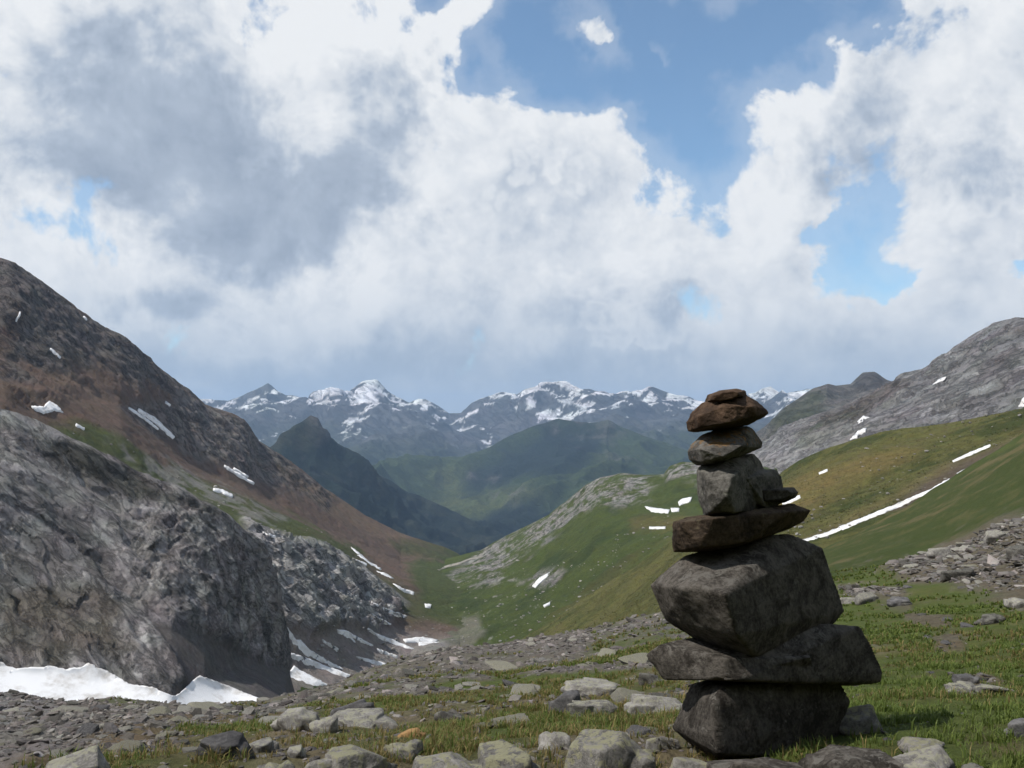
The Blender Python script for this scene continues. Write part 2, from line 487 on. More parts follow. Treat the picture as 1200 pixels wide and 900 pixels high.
# ---- far snow-flecked range
FAR_SKY = [(60,470),(150,472),(232,465),(250,467),(267,469),(285,462),(302,452),(314,447),(325,455),(335,462),(350,465),(360,467),(367,471),(375,464),(395,461),(415,464),
 (427,452),(440,448),(450,456),(465,464),(480,470),(490,466),(500,467),(516,477),(526,484),(540,483),(553,473),(564,468),(588,464),(607,467),(620,460),(633,459),
 (649,455),(660,453),(671,460),(687,461),(703,463),(719,468),(732,463),(740,465),(748,463),(761,457),(775,460),(793,465),(807,464),(820,468),(860,474),(898,468),
 (915,462),(930,457),(945,453),(955,455),(972,463),(1020,470),(1150,468),(1300,470)]
def paint_far(u, v, P, N, r):
    nz = fbm(P / 900.0, 5, seed=4)
    n2 = fbm(P / 260.0, 4, 0.6, seed=9)
    c = base(u, (.095, .097, .098))
    c = lerp3(c, (.05, .062, .032), sstep(500, 545, v + nz * 40))
    c = lerp3(c, (.21, .205, .20), 0.55 * sstep(0.1, 0.5, n2))
    # snow lies on the high, less steep ledges
    hgt = sstep(520, 462, v + nz * 22)
    side = 0.45 + 0.55 * np.exp(-((u - 420) / 70.0) ** 2) + 0.30 * np.exp(-((u - 640) / 60.0) ** 2) + .2 * np.exp(-((u - 300) / 40.0) ** 2) + .6 * np.exp(-((u - 930) / 30.0) ** 2)
    ql = P @ np.array([[.8, .2, .5], [-.2, .9, .2], [-.6, 0, .8]]).T
    streak = fbm(ql / np.array([520.0, 420.0, 130.0]), 6, 0.62, seed=21)
    sn = hgt * side * 0.55 + streak * 0.95 + (N[..., 2] - 0.70) * 0.9
    s = sstep(0.42, 0.48, sn)
    s *= sstep(530, 505, v)
    c = lerp3(c, (.82, .82, .83), s)
    return fin(c, np.full(u.shape, .8))
def flat(pts, r): return [(a, b, r) for a, b in pts]
far = sheet('snowy_range', [
    [(60,620,7200),(300,620,7200),(450,600,7000),(600,560,7200),(820,560,7200),(1300,560,7000)],
    [(60,560,8300),(300,540,8300),(350,545,8200),(450,545,7900),(520,555,7600),(600,530,8300),(700,525,8400),(820,525,8500),(940,510,8500),(1300,510,8300)],
    [(60,500,9800),(300,492,9800),(340,500,9500),(440,495,9700),(520,510,9400),(600,495,9600),(660,490,9800),(760,490,9900),(940,480,9900),(1300,490,9800)],
    flat(FAR_SKY, 11000)], angs(120, 1080, 620),
    [], paint_far, terrain_mat('far_rock', 260, 0.8, 0.35), density=0.95, smooth_it=1, pinridge=0.35, disp_fn=ridges(1900, 330, 3, 260, 40))

# ---- wooded mountain across the far valley
def paint_green(u, v, P, N, r):
    nz = fbm(P / 500.0, 5, seed=31)
    c = base(u, (.042, .058, .022))
    c = lerp3(c, (.075, .088, .030), pm(u, v, [(470,575),(520,545),(600,560),(640,590),(600,620),(500,600)], 14, nz))
    c = lerp3(c, FOREST, pm(u, v, [(590,512),(650,488),(720,500),(690,545),(640,560),(585,545),(540,560)], 14, nz))
    c = lerp3(c, (.15, .14, .13), sstep(.25, .5, nz + sstep(505, 488, v) * .2))
    n6 = fbm(P / np.array([260., 260., 120.]), 5, .65, seed=33)
    c = lerp3(c, (.13, .12, .11), .6 * pm(u, v, [(680,500),(712,490),(735,520),(755,560),(715,565),(700,530)], 16, nz) * sstep(.0, .3, n6))
    c = lerp3(c, (.15, .14, .125), 0.7 * pm(u, v, [(572,545),(597,540),(606,575),(624,620),(604,625),(586,585)], 10, nz) * sstep(.0, .25, n6))
    c = lerp3(c, FOREST, pm(u, v, [(440,600),(520,590),(640,605),(700,640),(500,660),(400,640)], 12, nz))
    return fin(c, sstep(0, .4, nz))
green = sheet('wooded_mountain', [
    [(380,700,3900),(620,720,3900),(900,680,3900)],
    [(380,620,4700),(480,610,4800),(600,635,4700),(700,620,4700),(820,600,4700),(900,590,4700)],
    [(380,580,5600),(480,566,5600),(560,560,5500),(650,550,5500),(730,555,5500),(820,560,5400),(900,560,5400)],
    flat([(380,590),(440,572),(480,556),(520,548),(559,528),(593,509),(617,497),(633,491),(655,485),(671,489),(692,493),(713,491),(729,500),(756,512),(793,523),(820,531),(900,540)], 6500)],
    angs(360, 920, 360), [], paint_green, terrain_mat('far_green', 100, 1.1, 0.8, cracks=.3), density=0.75, smooth_it=3, pinridge=0.25, back=(.3, .12), disp_fn=ridges(1100, 250, 43, 180, 26))

# ---- partly wooded spur; its cloud shadow is put into the dark base colour
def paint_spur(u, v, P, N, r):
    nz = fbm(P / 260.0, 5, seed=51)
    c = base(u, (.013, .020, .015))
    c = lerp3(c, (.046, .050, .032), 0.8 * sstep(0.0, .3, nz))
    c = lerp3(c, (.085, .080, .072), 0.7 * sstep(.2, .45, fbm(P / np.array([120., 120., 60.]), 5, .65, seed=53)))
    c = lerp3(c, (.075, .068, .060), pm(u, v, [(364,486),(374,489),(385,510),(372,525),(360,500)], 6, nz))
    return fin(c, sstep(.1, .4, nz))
spur = sheet('shaded_wooded_spur', [
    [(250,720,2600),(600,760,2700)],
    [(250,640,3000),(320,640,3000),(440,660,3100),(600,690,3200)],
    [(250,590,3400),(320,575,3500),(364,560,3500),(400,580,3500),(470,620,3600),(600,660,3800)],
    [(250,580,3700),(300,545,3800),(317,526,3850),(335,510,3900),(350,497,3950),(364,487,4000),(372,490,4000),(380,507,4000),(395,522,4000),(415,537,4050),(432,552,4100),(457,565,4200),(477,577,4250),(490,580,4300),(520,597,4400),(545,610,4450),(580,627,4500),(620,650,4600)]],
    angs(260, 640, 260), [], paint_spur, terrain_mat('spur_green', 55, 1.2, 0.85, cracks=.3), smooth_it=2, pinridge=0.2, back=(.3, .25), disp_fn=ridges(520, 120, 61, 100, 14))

# ---- hills behind the grey mountain
def paint_back(u, v, P, N, r):
    nz = fbm(P / 160.0, 5, seed=71)
    c = base(u, (.145, .135, .125))
    c = lerp3(c, (.060, .068, .034), 0.8 * pm(u, v, [(920,480),(960,455),(980,470),(960,500),(900,520)], 12, nz))
    c = lerp3(c, (.07, .068, .07), 0.8 * pm(u, v, [(995,452),(1012,436),(1030,436),(1045,448),(1020,462)], 6, nz))
    c = lerp3(c, (.26, .25, .24), 0.6 * sstep(.15, .45, nz))
    return fin(c, np.full(u.shape, .7))
backh = sheet('rocky_hill', [
    [(820,640,1800),(1000,600,1800),(1250,560,1800)],
    [(820,570,2200),(900,540,2200),(960,500,2300),(1020,480,2400),(1100,480,2400),(1250,480,2400)],
    [(820,550,2700),(870,520,2700),(900,500,2700),(922,478,2700),(938,466,2700),(953,455,2700),(969,450,2700),(981,453,2750),(998,451,2800),(1012,438,2800),(1025,437,2800),(1039,445,2800),(1060,452,2800),(1100,462,2800),(1250,470,2800)]],
    angs(810, 1200, 230), [], paint_back, terrain_mat('back_rock', 60, 1.0, 0.5), smooth_it=2, pinridge=0.25, disp_fn=ridges(380, 42, 73, 80, 8))

# ---- grey limestone mountain on the right
def paint_grey(u, v, P, N, r):
    nz = fbm(P / 90.0, 5, seed=81)
    n2 = fbm(P / np.array([60.0, 60.0, 25.0]), 5, 0.6, seed=83)
    c = base(u, (.200, .192, .188))
    c = lerp3(c, (.34, .335, .33), 0.75 * sstep(.02, .35, n2))
    c = lerp3(c, (.075, .066, .058), 0.6 * sstep(.1, .4, nz))
    c = lerp3(c, (.060, .066, .032), 0.85 * pm(u, v, [(930,520),(990,485),(1030,470),(1000,510),(960,530)], 9, nz))
    c = lerp3(c, (.115, .095, .083), 0.7 * pm(u, v, [(960,490),(1040,455),(1080,460),(1020,490),(970,505)], 10, nz))
    c = lerp3(c, (.31, .30, .29), 0.55 * pm(u, v, [(880,540),(930,520),(1000,505),(1040,505),(960,540),(900,575)], 10, nz))
    return fin(c, np.full(u.shape, .9))
grey = sheet('limestone_mountain', [
    [(800,680,700),(1000,600,650),(1300,560,600)],
    [(800,640,950),(900,590,900),(1000,545,850),(1200,500,800),(1300,490,800)],
    [(800,590,1250),(880,560,1250),(950,525,1200),(1050,490,1100),(1200,440,1000),(1300,420,1000)],
    [(800,560,1700),(850,535,1700),(894,522,1700),(922,500,1650),(963,484,1600),(994,473,1580),(1015,463,1550),(1034,456,1530),(1047,449,1500),(1059,439,1480),(1084,433,1450),(1109,416,1420),(1140,394,1380),(1165,379,1350),(1190,373,1320),(1200,374,1300),(1260,372,1280),(1320,360,1260)]],
    angs(800, 1310, 380), [(170, 13, 6, True, 91), (38, 3.5, 6, True, 93)], paint_grey, terrain_mat('limestone', 26, 1.1, 0.6, cracks=.5, dip=.35), smooth_it=4, pinridge=0.3, disp_fn=lambda P, u, v, r, N: 2.2 * blocks(P / np.array([38., 30., 12.]), 6) + 1.0 * blocks(P / np.array([13., 11., 5.]), 7))

# ---- knoll and green valley side
def paint_knoll(u, v, P, N, r):
    nz = fbm(P / 60.0, 6, 0.55, seed=101)
    n2 = fbm(P / 14.0, 5, 0.6, seed=103)
    c = base(u, GRASS)
    c = lerp3(c, GRASSD, 0.7 * sstep(-.1, .3, nz))
    c = lerp3(c, GOLD, 0.55 * pm(u, v, [(640,740),(720,690),(800,620),(900,600),(900,720),(700,760)], 20, nz))
    c = lerp3(c, GOLD, 0.55 * pm(u, v, [(740,610),(900,590),(900,612),(745,625)], 8, nz))
    rk = pm(u, v, [(560,650),(612,617),(644,601),(665,585),(687,566),(703,558),(740,553),(770,570),(760,590),(700,592),(660,612),(640,640),(600,668),(530,682)], 9, nz * 1.4)
    rk = np.maximum(rk, 0.9 * pm(u, v, [(515,684),(560,672),(610,676),(660,668),(650,684),(560,690)], 5, nz))
    rk = np.maximum(rk, pm(u, v, [(774,560),(783,546),(800,540),(860,545),(860,575),(800,565)], 6, nz))
    rk *= sstep(-.12, .16, n2 + nz * .5)
    c = lerp3(c, (.27, .255, .238), rk)
    sp = sstep(.28, .45, n2) * pm(u, v, [(470,690),(560,685),(700,700),(640,745),(560,760),(480,740)], 14, nz)
    c = lerp3(c, (.26, .25, .23), .8 * sp)
    gv = pm(u, v, [(525,725),(560,722),(568,745),(545,770),(500,775),(505,748)], 5, nz)
    c = lerp3(c, (.20, .185, .16), gv * .55)
    c = lerp3(c, (.16, .12, .09), .7 * pm(u, v, [(470,705),(510,700),(520,720),(490,728)], 6, nz))
    c = lerp3(c, (.26, .24, .22), .8 * pm(u, v, [(430,735),(520,745),(520,770),(400,800),(380,770)], 8, nz))
    return fin(c, rk + .15)
knoll = sheet('green_valley', [
    [(260,900,420),(500,850,480),(700,800,420),(950,740,380)],
    [(260,800,600),(400,790,680),(540,772,740),(600,768,650),(700,748,560),(780,722,520),(850,700,500),(950,690,480)],
    [(260,760,700),(400,740,900),(500,716,1000),(560,710,960),(640,702,850),(700,690,760),(780,660,700),(850,640,650),(950,630,640)],
    [(260,740,900),(400,700,1150),(500,680,1320),(540,673,1280),(590,662,1200),(640,642,1100),(700,615,1000),(780,600,950),(850,598,900),(950,595,880)],
    [(260,700,1400),(400,672,1500),(500,657,1560),(530,653,1520),(563,645,1500),(580,635,1500),(612,619,1480),(644,603,1420),(665,587,1380),(687,568,1350),(703,560,1320),(727,555,1300),(756,557,1260),(778,556,1240),(785,546,1230),(799,541,1220),(860,545,1200),(950,552,1150)]],
    angs(250, 960, 480), [(150, 10, 5, False, 111), (40, 4.5, 6, True, 113)], paint_knoll, terrain_mat('valley_turf', 16, 0.8, 0.5, cracks=.5), density=0.95, smooth_it=6, pinridge=0.3, back=(.25, .3))

# ---- brown scree mountain with the pale cliff
def paint_brown(u, v, P, N, r):
    nz = fbm(P / 80.0, 6, 0.55, seed=121)
    n2 = fbm(P / np.array([26.0, 26.0, 12.0]), 5, 0.6, seed=123)
    c = base(u, BROWN)
    c = lerp3(c, RUST, 0.5 * sstep(0, .35, nz))
    # craggy upper mountain
    cr = pm(u, v, [(-200,100),(0,290),(60,325),(130,372),(200,430),(245,472),(290,490),(330,532),(290,522),(230,492),(190,458),(120,425),(60,440),(-200,440)], 18, nz * 1.5)
    c = lerp3(c, (.125, .110, .100), cr * .92)
    c = lerp3(c, (.155, .138, .126), cr * .6 * sstep(0.0, .35, n2))
    c = lerp3(c, (.105, .068, .048), .6 * pm(u, v, [(-40,400),(20,370),(25,385),(0,440),(-40,470)], 9, nz))
    # rocky rib along the skyline
    rib = pm(u, v, [(140,480),(225,465),(245,475),(290,492),(330,535),(400,585),(385,600),(330,575),(280,560),(220,530)], 9, nz)
    c = lerp3(c, (.19, .172, .158), rib * sstep(-.25, .25, n2 + .15) * .85)
    c = lerp3(c, (.075, .07, .068), rib * .7 * sstep(.1, .4, -n2))
    c = lerp3(c, (.175, .125, .082), .65 * pm(u, v, [(300,545),(380,575),(480,628),(460,640),(380,600)], 8, nz))
    # grass on the bench and at the foot
    c = lerp3(c, (.066, .078, .024), .95 * pm(u, v, [(60,500),(130,508),(210,552),(310,596),(420,645),(410,668),(330,652),(270,628),(190,590),(110,548)], 8, nz * 1.4))
    c = lerp3(c, (.060, .068, .026), .85 * pm(u, v, [(455,632),(520,640),(540,655),(510,662),(470,648)], 7, nz))
    c = lerp3(c, (.070, .080, .030), .8 * pm(u, v, [(405,640),(440,672),(490,700),(520,735),(480,735),(430,690)], 8, nz))
    c = lerp3(c, (.23, .215, .20), .75 * pm(u, v, [(120,525),(190,535),(260,572),(330,610),(320,622),(250,592),(160,555)], 7, nz * 1.6) * sstep(-.2, .2, n2))
    c = lerp3(c, (.058, .074, .022), .92 * pm(u, v, [(474,660),(535,652),(640,650),(640,800),(560,760),(535,742),(505,722),(492,700)], 7, nz))
    # pale cliff
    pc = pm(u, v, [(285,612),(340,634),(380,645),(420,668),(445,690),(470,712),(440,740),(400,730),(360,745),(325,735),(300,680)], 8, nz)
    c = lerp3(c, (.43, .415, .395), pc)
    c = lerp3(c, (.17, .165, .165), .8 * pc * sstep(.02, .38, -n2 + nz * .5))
    sc = pm(u, v, [(325,738),(400,728),(450,735),(500,745),(550,745),(560,800),(300,850),(300,760)], 8, nz)
    c = lerp3(c, (.215, .188, .170), sc * (1 - pc))
    c = lerp3(c, (.30, .275, .255), .7 * sc * sstep(.15, .45, n2))
    return fin(c, np.maximum(np.maximum(cr, rib), pc))
def disp_brown(P, u, v, r, N):
    w = pm(u, v, [(-200,100),(0,290),(60,325),(130,372),(200,430),(245,472),(290,490),(400,585),(380,590),(300,560),(240,530),(190,480),(120,450),(60,480),(-200,480)], 14, 0 * u)
    c = pm(u, v, [(285,612),(340,634),(380,645),(420,668),(445,690),(470,712),(440,740),(400,730),(360,745),(325,735),(300,680)], 10, 0 * u)
    n = fbm(P / np.array([60., 60., 60.]), 6, 0.55, seed=131, ridged=True)
    m = fbm(P / np.array([22., 22., 40.]), 5, 0.55, seed=133, ridged=True)
    k = fbm(P / np.array([24., 24., 16.]), 5, 0.6, seed=135, ridged=True)
    bk = blocks((P @ DIP.T) / np.array([40., 14., 18.]), 4); bc = blocks(P / np.array([12., 12., 22.]), 5)
    return w * (n * 5.5 + k * 1.4 + bk * 1.5) + c * (m * 9 + bc * 3.0)
brown = sheet('brown_scree_mountain', [
    [(-250,900,360),(0,860,400),(330,870,480),(500,800,700),(600,790,760)],
    [(-250,760,420),(0,740,470),(200,770,520),(330,792,585),(430,777,690),(500,763,770),(545,751,810),(600,745,860)],
    [(-250,640,500),(0,640,520),(200,690,560),(330,708,645),(380,716,690),(430,716,770),(470,716,870),(510,715,940),(545,715,980),(600,710,1020)],
    [(-250,480,560),(0,490,600),(100,535,650),(200,588,700),(290,615,715),(330,635,725),(380,645,800),(440,680,920),(500,692,1030),(540,692,1090),(600,690,1100)],
    [(-250,380,820),(0,425,860),(140,475,950),(227,545,1050),(303,585,1150),(383,622,1250),(470,661,1370),(535,668,1430),(600,680,1450)],
    [(-250,230,1000),(-120,262,1050),(-40,296,1090),(0,305,1100),(10,307,1100),(33,320,1115),(57,337,1130),(90,363,1150),(117,382,1170),(140,392,1190),(160,407,1210),(180,427,1240),(200,443,1260),(227,463,1290),(240,475,1300),(262,482,1320),(277,487,1340),(287,493,1360),(303,517,1400),(327,533,1430),(360,557,1470),(383,574,1500),(430,605,1560),(470,625,1600),(520,641,1650),(535,648,1670),(600,690,1700)]],
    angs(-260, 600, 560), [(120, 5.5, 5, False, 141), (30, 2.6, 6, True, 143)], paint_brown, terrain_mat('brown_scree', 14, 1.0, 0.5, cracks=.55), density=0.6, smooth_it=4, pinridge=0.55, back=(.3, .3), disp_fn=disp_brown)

# ---- near dark cliff on the left
CLIFF_SKY = [(-300,430,380),(-100,462,410),(0,478,420),(20,483,420),(43,493,422),(77,513,425),(110,527,428),(133,537,430),(160,553,430),(187,563,430),(207,570,430),(233,587,432),(242,590,434),(264,602,440),(287,622,450),(306,635,460),(314,652,464),(321,676,467),(326,700,468),(330,724,468),(333,752,468),(337,781,466),(345,812,460),(360,850,450),(420,900,430)]
def z_ledge(P, lam, seed):
    t = P[..., 2] / lam + .8 * fbm(P / 22.0, 3, seed=seed); s = t - np.floor(t)
    return np.where(s < .7, s / .7, (1 - s) / .3) - .5
def paint_cliff(u, v, P, N, r):
    nz = fbm(P / 26.0, 6, 0.55, seed=151)
    q = P @ DIP.T                                              # tilted beds
    e = pm(u, v, [(150,590),(240,590),(300,630),(345,700),(345,790),(230,742),(150,700)], 25, 0 * u)
    n2 = fbm(q / np.array([34.0, 4.2, 14.0]), 6, 0.6, seed=153) * (1 - e) + fbm(P / np.array([4.5, 12., 30.0]), 6, .6, seed=154) * e
    c = base(u, (.195, .183, .176))
    c = lerp3(c, (.310, .296, .283), .8 * sstep(.0, .35, n2))
    c = lerp3(c, (.105, .096, .091), .75 * sstep(.05, .4, -n2 + nz * .4))
    bed = fbm(q / np.array([170., 2.6, 50.]), 4, .62, seed=156) * (1 - e) + fbm(P / np.array([2.6, 9., 90.]), 4, .62, seed=158) * e
    c = c * (1 + 1.0 * np.clip(bed * 1.25, -.55, .7))[..., None]
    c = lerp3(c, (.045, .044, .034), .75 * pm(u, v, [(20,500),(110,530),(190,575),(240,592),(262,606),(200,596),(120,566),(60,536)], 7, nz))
    c = lerp3(c, (.090, .076, .056), .7 * pm(u, v, [(0,680),(60,690),(130,720),(150,770),(60,780),(0,770)], 14, nz))
    c = lerp3(c, (.26, .25, .24), .7 * pm(u, v, [(-60,470),(20,484),(80,515),(60,524),(0,496),(-60,490)], 5, nz))
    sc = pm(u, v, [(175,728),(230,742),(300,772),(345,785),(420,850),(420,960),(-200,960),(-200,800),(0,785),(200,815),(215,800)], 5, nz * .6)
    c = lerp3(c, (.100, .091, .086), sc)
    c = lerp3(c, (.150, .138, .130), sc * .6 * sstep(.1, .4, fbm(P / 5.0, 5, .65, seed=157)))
    return fin(c, 1 - sc * .7)
def disp_cliff(P, u, v, r, N):
    sc = pm(u, v, [(175,728),(230,742),(300,772),(345,785),(420,850),(420,960),(-200,960),(-200,800),(0,785),(200,815),(215,800)], 6, 0 * u)
    q = P @ DIP.T
    e = pm(u, v, [(150,590),(240,590),(300,630),(345,700),(345,790),(230,742),(150,700)], 25, 0 * u)
    big = fbm(P / np.array([70., 70., 60.]), 3, .45, seed=161)
    ribs = fbm(q / np.array([120., 11., 45.]), 4, .42, seed=163, ridged=True)
    vert = fbm(P / np.array([15., 26., 130.]), 5, .48, seed=165, ridged=True)
    t = q[..., 1] / 6.5 + 1.0 * fbm(P / 34.0, 3, seed=167); saw = t - np.floor(t)
    led = np.where(saw < .8, saw / .8, (1 - saw) / .2) - .5
    hb = z_ledge(P, 4.2, 169)
    qw = q + fbm(P / 18.0, 3, seed=173)[..., None] * 5.0
    blk = blocks(qw / np.array([55., 5., 10.]), 1); bls = blocks(qw / np.array([16., 2.0, 4.]), 2)
    blv = blocks((P + fbm(P / 18.0, 3, seed=175)[..., None] * 4.0) / np.array([6., 8., 20.]), 3)
    fine = fbm(P / np.array([4., 4., 3.]), 4, .6, seed=171, ridged=True)
    return (1 - .95 * sc) * (big * 6 + (1 - e) * (ribs * 3.0 + led * 1.7 + blk * .6) + e * (vert * 3.4 + hb * .3 + led * .5 + blv * .7) + bls * .22 + fine * .16)
cliff = sheet('dark_cliff', [
    [(-300,960,230),(0,960,230),(200,960,230),(340,980,240),(420,1000,250)],
    [(-300,850,285),(0,850,290),(200,862,290),(300,845,305),(345,850,330),(420,900,330)],
    [(-300,770,315),(0,780,320),(100,788,320),(170,806,312),(205,818,308),(240,796,334),(300,778,400),(335,784,448),(345,815,445),(420,890,400)],
    [(-300,700,335),(0,705,345),(100,715,345),(200,730,350),(240,740,364),(300,765,412),(333,776,452),(345,812,450),(420,895,405)],
    [(-300,590,365),(0,595,372),(133,630,384),(225,650,388),(250,655,396),(290,675,428),(316,690,452),(327,725,458),(334,768,458),(345,811,454),(420,897,410)],
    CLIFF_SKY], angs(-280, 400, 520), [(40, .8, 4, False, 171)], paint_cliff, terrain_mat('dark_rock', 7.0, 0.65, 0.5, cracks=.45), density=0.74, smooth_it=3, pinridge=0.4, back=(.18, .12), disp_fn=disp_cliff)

# ---- meadow hill on the right with the gully
def paint_hill(u, v, P, N, r):
    nz = fbm(P / 26.0, 6, 0.55, seed=181)
    c = base(u, (.090, .088, .030))
    n3 = fbm(P / np.array([5.0, 5.0, 2.5]), 5, 0.62, seed=183)
    c = lerp3(c, (.040, .050, .016), 0.9 * sstep(-.10, .22, nz + n3 * .6))
    c = lerp3(c, GOLD, .8 * pm(u, v, [(880,590),(960,550),(1060,520),(1080,530),(980,575),(900,620)], 10, nz * 1.2))
    c = lerp3(c, (.150, .118, .058), .75 * pm(u, v, [(920,640),(1000,600),(1100,560),(1200,510),(1260,480),(1260,492),(1200,520),(1110,545),(1040,585),(960,625)], 6, nz * .6))
    c = lerp3(c, (.090, .070, .055), .9 * pm(u, v, [(1010,610),(1060,580),(1115,548),(1165,528),(1260,490),(1260,520),(1180,535),(1120,560),(1060,592)], 4, nz * .5))
    c = lerp3(c, (.100, .082, .045), .5 * sstep(.1, .4, n3 - nz * .4))
    c = lerp3(c, (.085, .080, .030), .5 * pm(u, v, [(700,700),(800,640),(860,640),(800,720),(680,760)], 12, nz))
    return fin(c, np.full(u.shape, .1))
hill = sheet('meadow_hill', [
    [(560,900,200),(700,830,190),(850,730,160),(960,690,165),(1200,560,190),(1320,500,200)],
    [(560,800,300),(700,728,290),(780,690,260),(850,668,210),(945,640,200),(1050,598,210),(1110,570,220),(1200,528,230),(1320,470,240)],
    [(560,790,400),(700,706,370),(780,655,330),(850,625,270),(940,590,270),(1050,555,280),(1200,505,290),(1320,450,300)],
    [(560,785,480),(590,765,480),(615,749,480),(640,735,478),(700,692,470),(760,652,458),(787,630,450),(850,594,425),(890,570,410),(916,551,400),(938,537,385),(969,525,370),(1000,515,360),(1034,506,352),(1059,501,350),(1084,500,348),(1124,494,345),(1171,484,342),(1200,479,340),(1320,440,340)]],
    angs(555, 1310, 460), [(60, 4.0, 5, False, 191), (12, .8, 5, False, 193)], paint_hill, terrain_mat('meadow', 3.0, 0.9, 0.75, cracks=.1), density=1.0, smooth_it=8, pinridge=0.5, back=(.3, .2))

# ---- wide valley base far below everything, out to the horizon
def paint_base(u, v, P, N, r):
    return fin(base(u, (.03, .04, .02)), np.zeros(u.shape))
gx = np.linspace(-21000, 21000, 60)
BX, BY = np.meshgrid(gx, gx, indexing='ij')
BP = np.stack([BX, BY, np.full(BX.shape, -960.0) + 20 * fbm(np.stack([BX, BY, 0 * BX], -1) / 3000.0, 3, seed=3)], -1)
ii = np.arange(59)[:, None] * 60 + np.arange(59)[None, :]
BF = np.stack([ii, ii + 60, ii + 61, ii + 1], -1).reshape(-1, 4)
tag(mesh_obj('terrain', BP, BF, 4, terrain_mat('valley_base', 300, .5, .4), col=paint_base(BX, BX, BP, None, None)), kind='structure')

# ------------------------------------------------------------------ the ground of the pass, all round the camera
th_g = np.concatenate([np.radians(np.linspace(-180, -42, 36, endpoint=False)), np.linspace(math.radians(-42), math.radians(42), 600), np.radians(np.linspace(42, 180, 37)[1:])])
SCREE_POLY = [(-100,700),(130,822),(300,822),(400,795),(490,755),(640,738),(800,705),(800,750),(700,770),(560,790),(430,812),(330,845),(230,865),(130,885),(60,910),(-100,950)]
TALUS = [(1036,674),(1070,657),(1105,641),(1140,627),(1170,613),(1260,590),(1260,706),(1195,700),(1150,694),(1110,688),(1075,684)]
_gm = {}
def ground_masks(u, v, P, r):
    if 'm' not in _gm: _gm['m'] = _ground_masks(u, v, P, r)
    return _gm['m']
def _ground_masks(u, v, P, r):
    n1 = fbm(P / 1.3, 5, 0.58, seed=201)
    n2 = fbm(P / 7.0, 4, 0.55, seed=203)
    nn = np.where(r < 14, n1 * .8 + n2 * .4, n2 * .9 + n1 * .3)
    s = pm(u, v, SCREE_POLY, 16, nn * 1.1)
    s = np.maximum(s, pm(u, v, [(-300,600),(20,816),(60,835),(130,850),(110,870),(40,900),(-100,980),(-300,980)], 14, nn))
    s *= 1 - .80 * pm(u, v, [(700,745),(800,735),(800,775),(720,790),(690,770)], 12, nn)
    t = .85 * pm(u, v, TALUS, 7, nn * 1.3)
    for q in ([(1056,716),(1113,722),(1113,738),(1070,732)], [(1092,748),(1125,744),(1130,760),(1098,762)], [(1110,790),(1150,792),(1195,806),(1120,815)], [(985,690),(1060,694),(1065,710),(1000,708)]):
        t = np.maximum(t, .8 * pm(u, v, q, 5, nn))
    bare = sstep(.02, .30, n1 + .3 * n2 + np.where(u < 830, .06, -.16)) * sstep(80, 30, r) * np.where(u < 830, 1.0, .7)
    bare = np.where(r < 9, bare * .55, bare)
    bare = np.maximum(bare, .35 * pm(u, v, [(230,860),(420,830),(480,850),(480,900),(230,900)], 14, nn))
    s = np.maximum(s, np.maximum(t, bare))
    return np.clip(s, 0, 1), t, n1, n2
def paint_ground(u, v, P, N, r):
    s, t, n1, n2 = ground_masks(u, v, P, r)
    c = base(u, (.060, .076, .020))
    c = lerp3(c, (.125, .098, .042), .65 * sstep(.0, .4, n1) * np.where(u < 830, 1.0, .5))
    # slope beyond the crest on the right: its shade put into darker, greener grass
    d = pm(u, v, [(900,720),(945,650),(1050,598),(1200,505),(1300,450),(1300,600),(1190,610),(1060,655),(1000,675)], 8, n2)
    c = lerp3(c, (.034, .045, .013), d * .9)
    n8 = fbm(P / np.array([3.0, 3.0, 1.5]), 5, .65, seed=209)
    c = lerp3(c, (.070, .068, .026), d * .7 * sstep(.0, .35, n8))
    n4 = fbm(P / np.array([.5, .5, .5]), 4, .6, seed=205) * sstep(30, 10, r) + fbm(P / 9.0, 5, .6, seed=207) * sstep(25, 60, r)
    c = lerp3(c, (.105, .085, .042), .75 * sstep(.05, .35, n4))
    c = lerp3(c, np.where((r < 9)[..., None], np.array([.120, .092, .060]), np.array([.115, .100, .088])), s)
    c = lerp3(c, (.17, .155, .140), s * .6 * sstep(.05, .4, n1))
    c = lerp3(c, (.165, .160, .158), .7 * pm(u, v, [(-300,600),(20,816),(60,835),(120,860),(40,900),(-100,980),(-300,980)], 14, n1))
    c = lerp3(c, (.096, .078, .050), t * .8)
    return fin(c, s * .8)
def disp_ground(P, u, v, r, N):
    s, t, n1, n2 = ground_masks(u, v, P, r)
    near = sstep(1.0, 2.4, r)
    big = fbm(P / 9.0, 4, 0.5, seed=211) * .45 * sstep(7, 22, r)
    mid = fbm(P / 1.1, 5, 0.5, seed=213) * .085 * near
    peb = fbm(P / .26, 4, 0.6, seed=215, ridged=True) * .045 * s * near
    far_b = fbm(P / 25.0, 4, 0.5, seed=217) * 1.3 * sstep(50, 110, r)
    return big + mid + peb + far_b + t * (.25 + .35 * fbm(P / 2.0, 3, seed=219)) * sstep(25, 40, r)
def wrow(r, z): return [('w', -180, r, z), ('w', -100, r, z), ('w', -60, r, z)], [('w', 60, r, z), ('w', 100, r, z), ('w', 180, r, z)]
def ring(mid, l, r_):
    # unseen slope behind the camera, raised steeply to cut sky light on the cairn
    k = max(l[0], r_[0]); b = (k, 0.62 * max(0.0, k - 1.6))
    return [('w', -180, *b), ('w', -115, *b), ('w', -85, *l), ('w', -55, *l)] + mid + [('w', 50, *r_), ('w', 80, *r_), ('w', 110, *b), ('w', 180, *b)]
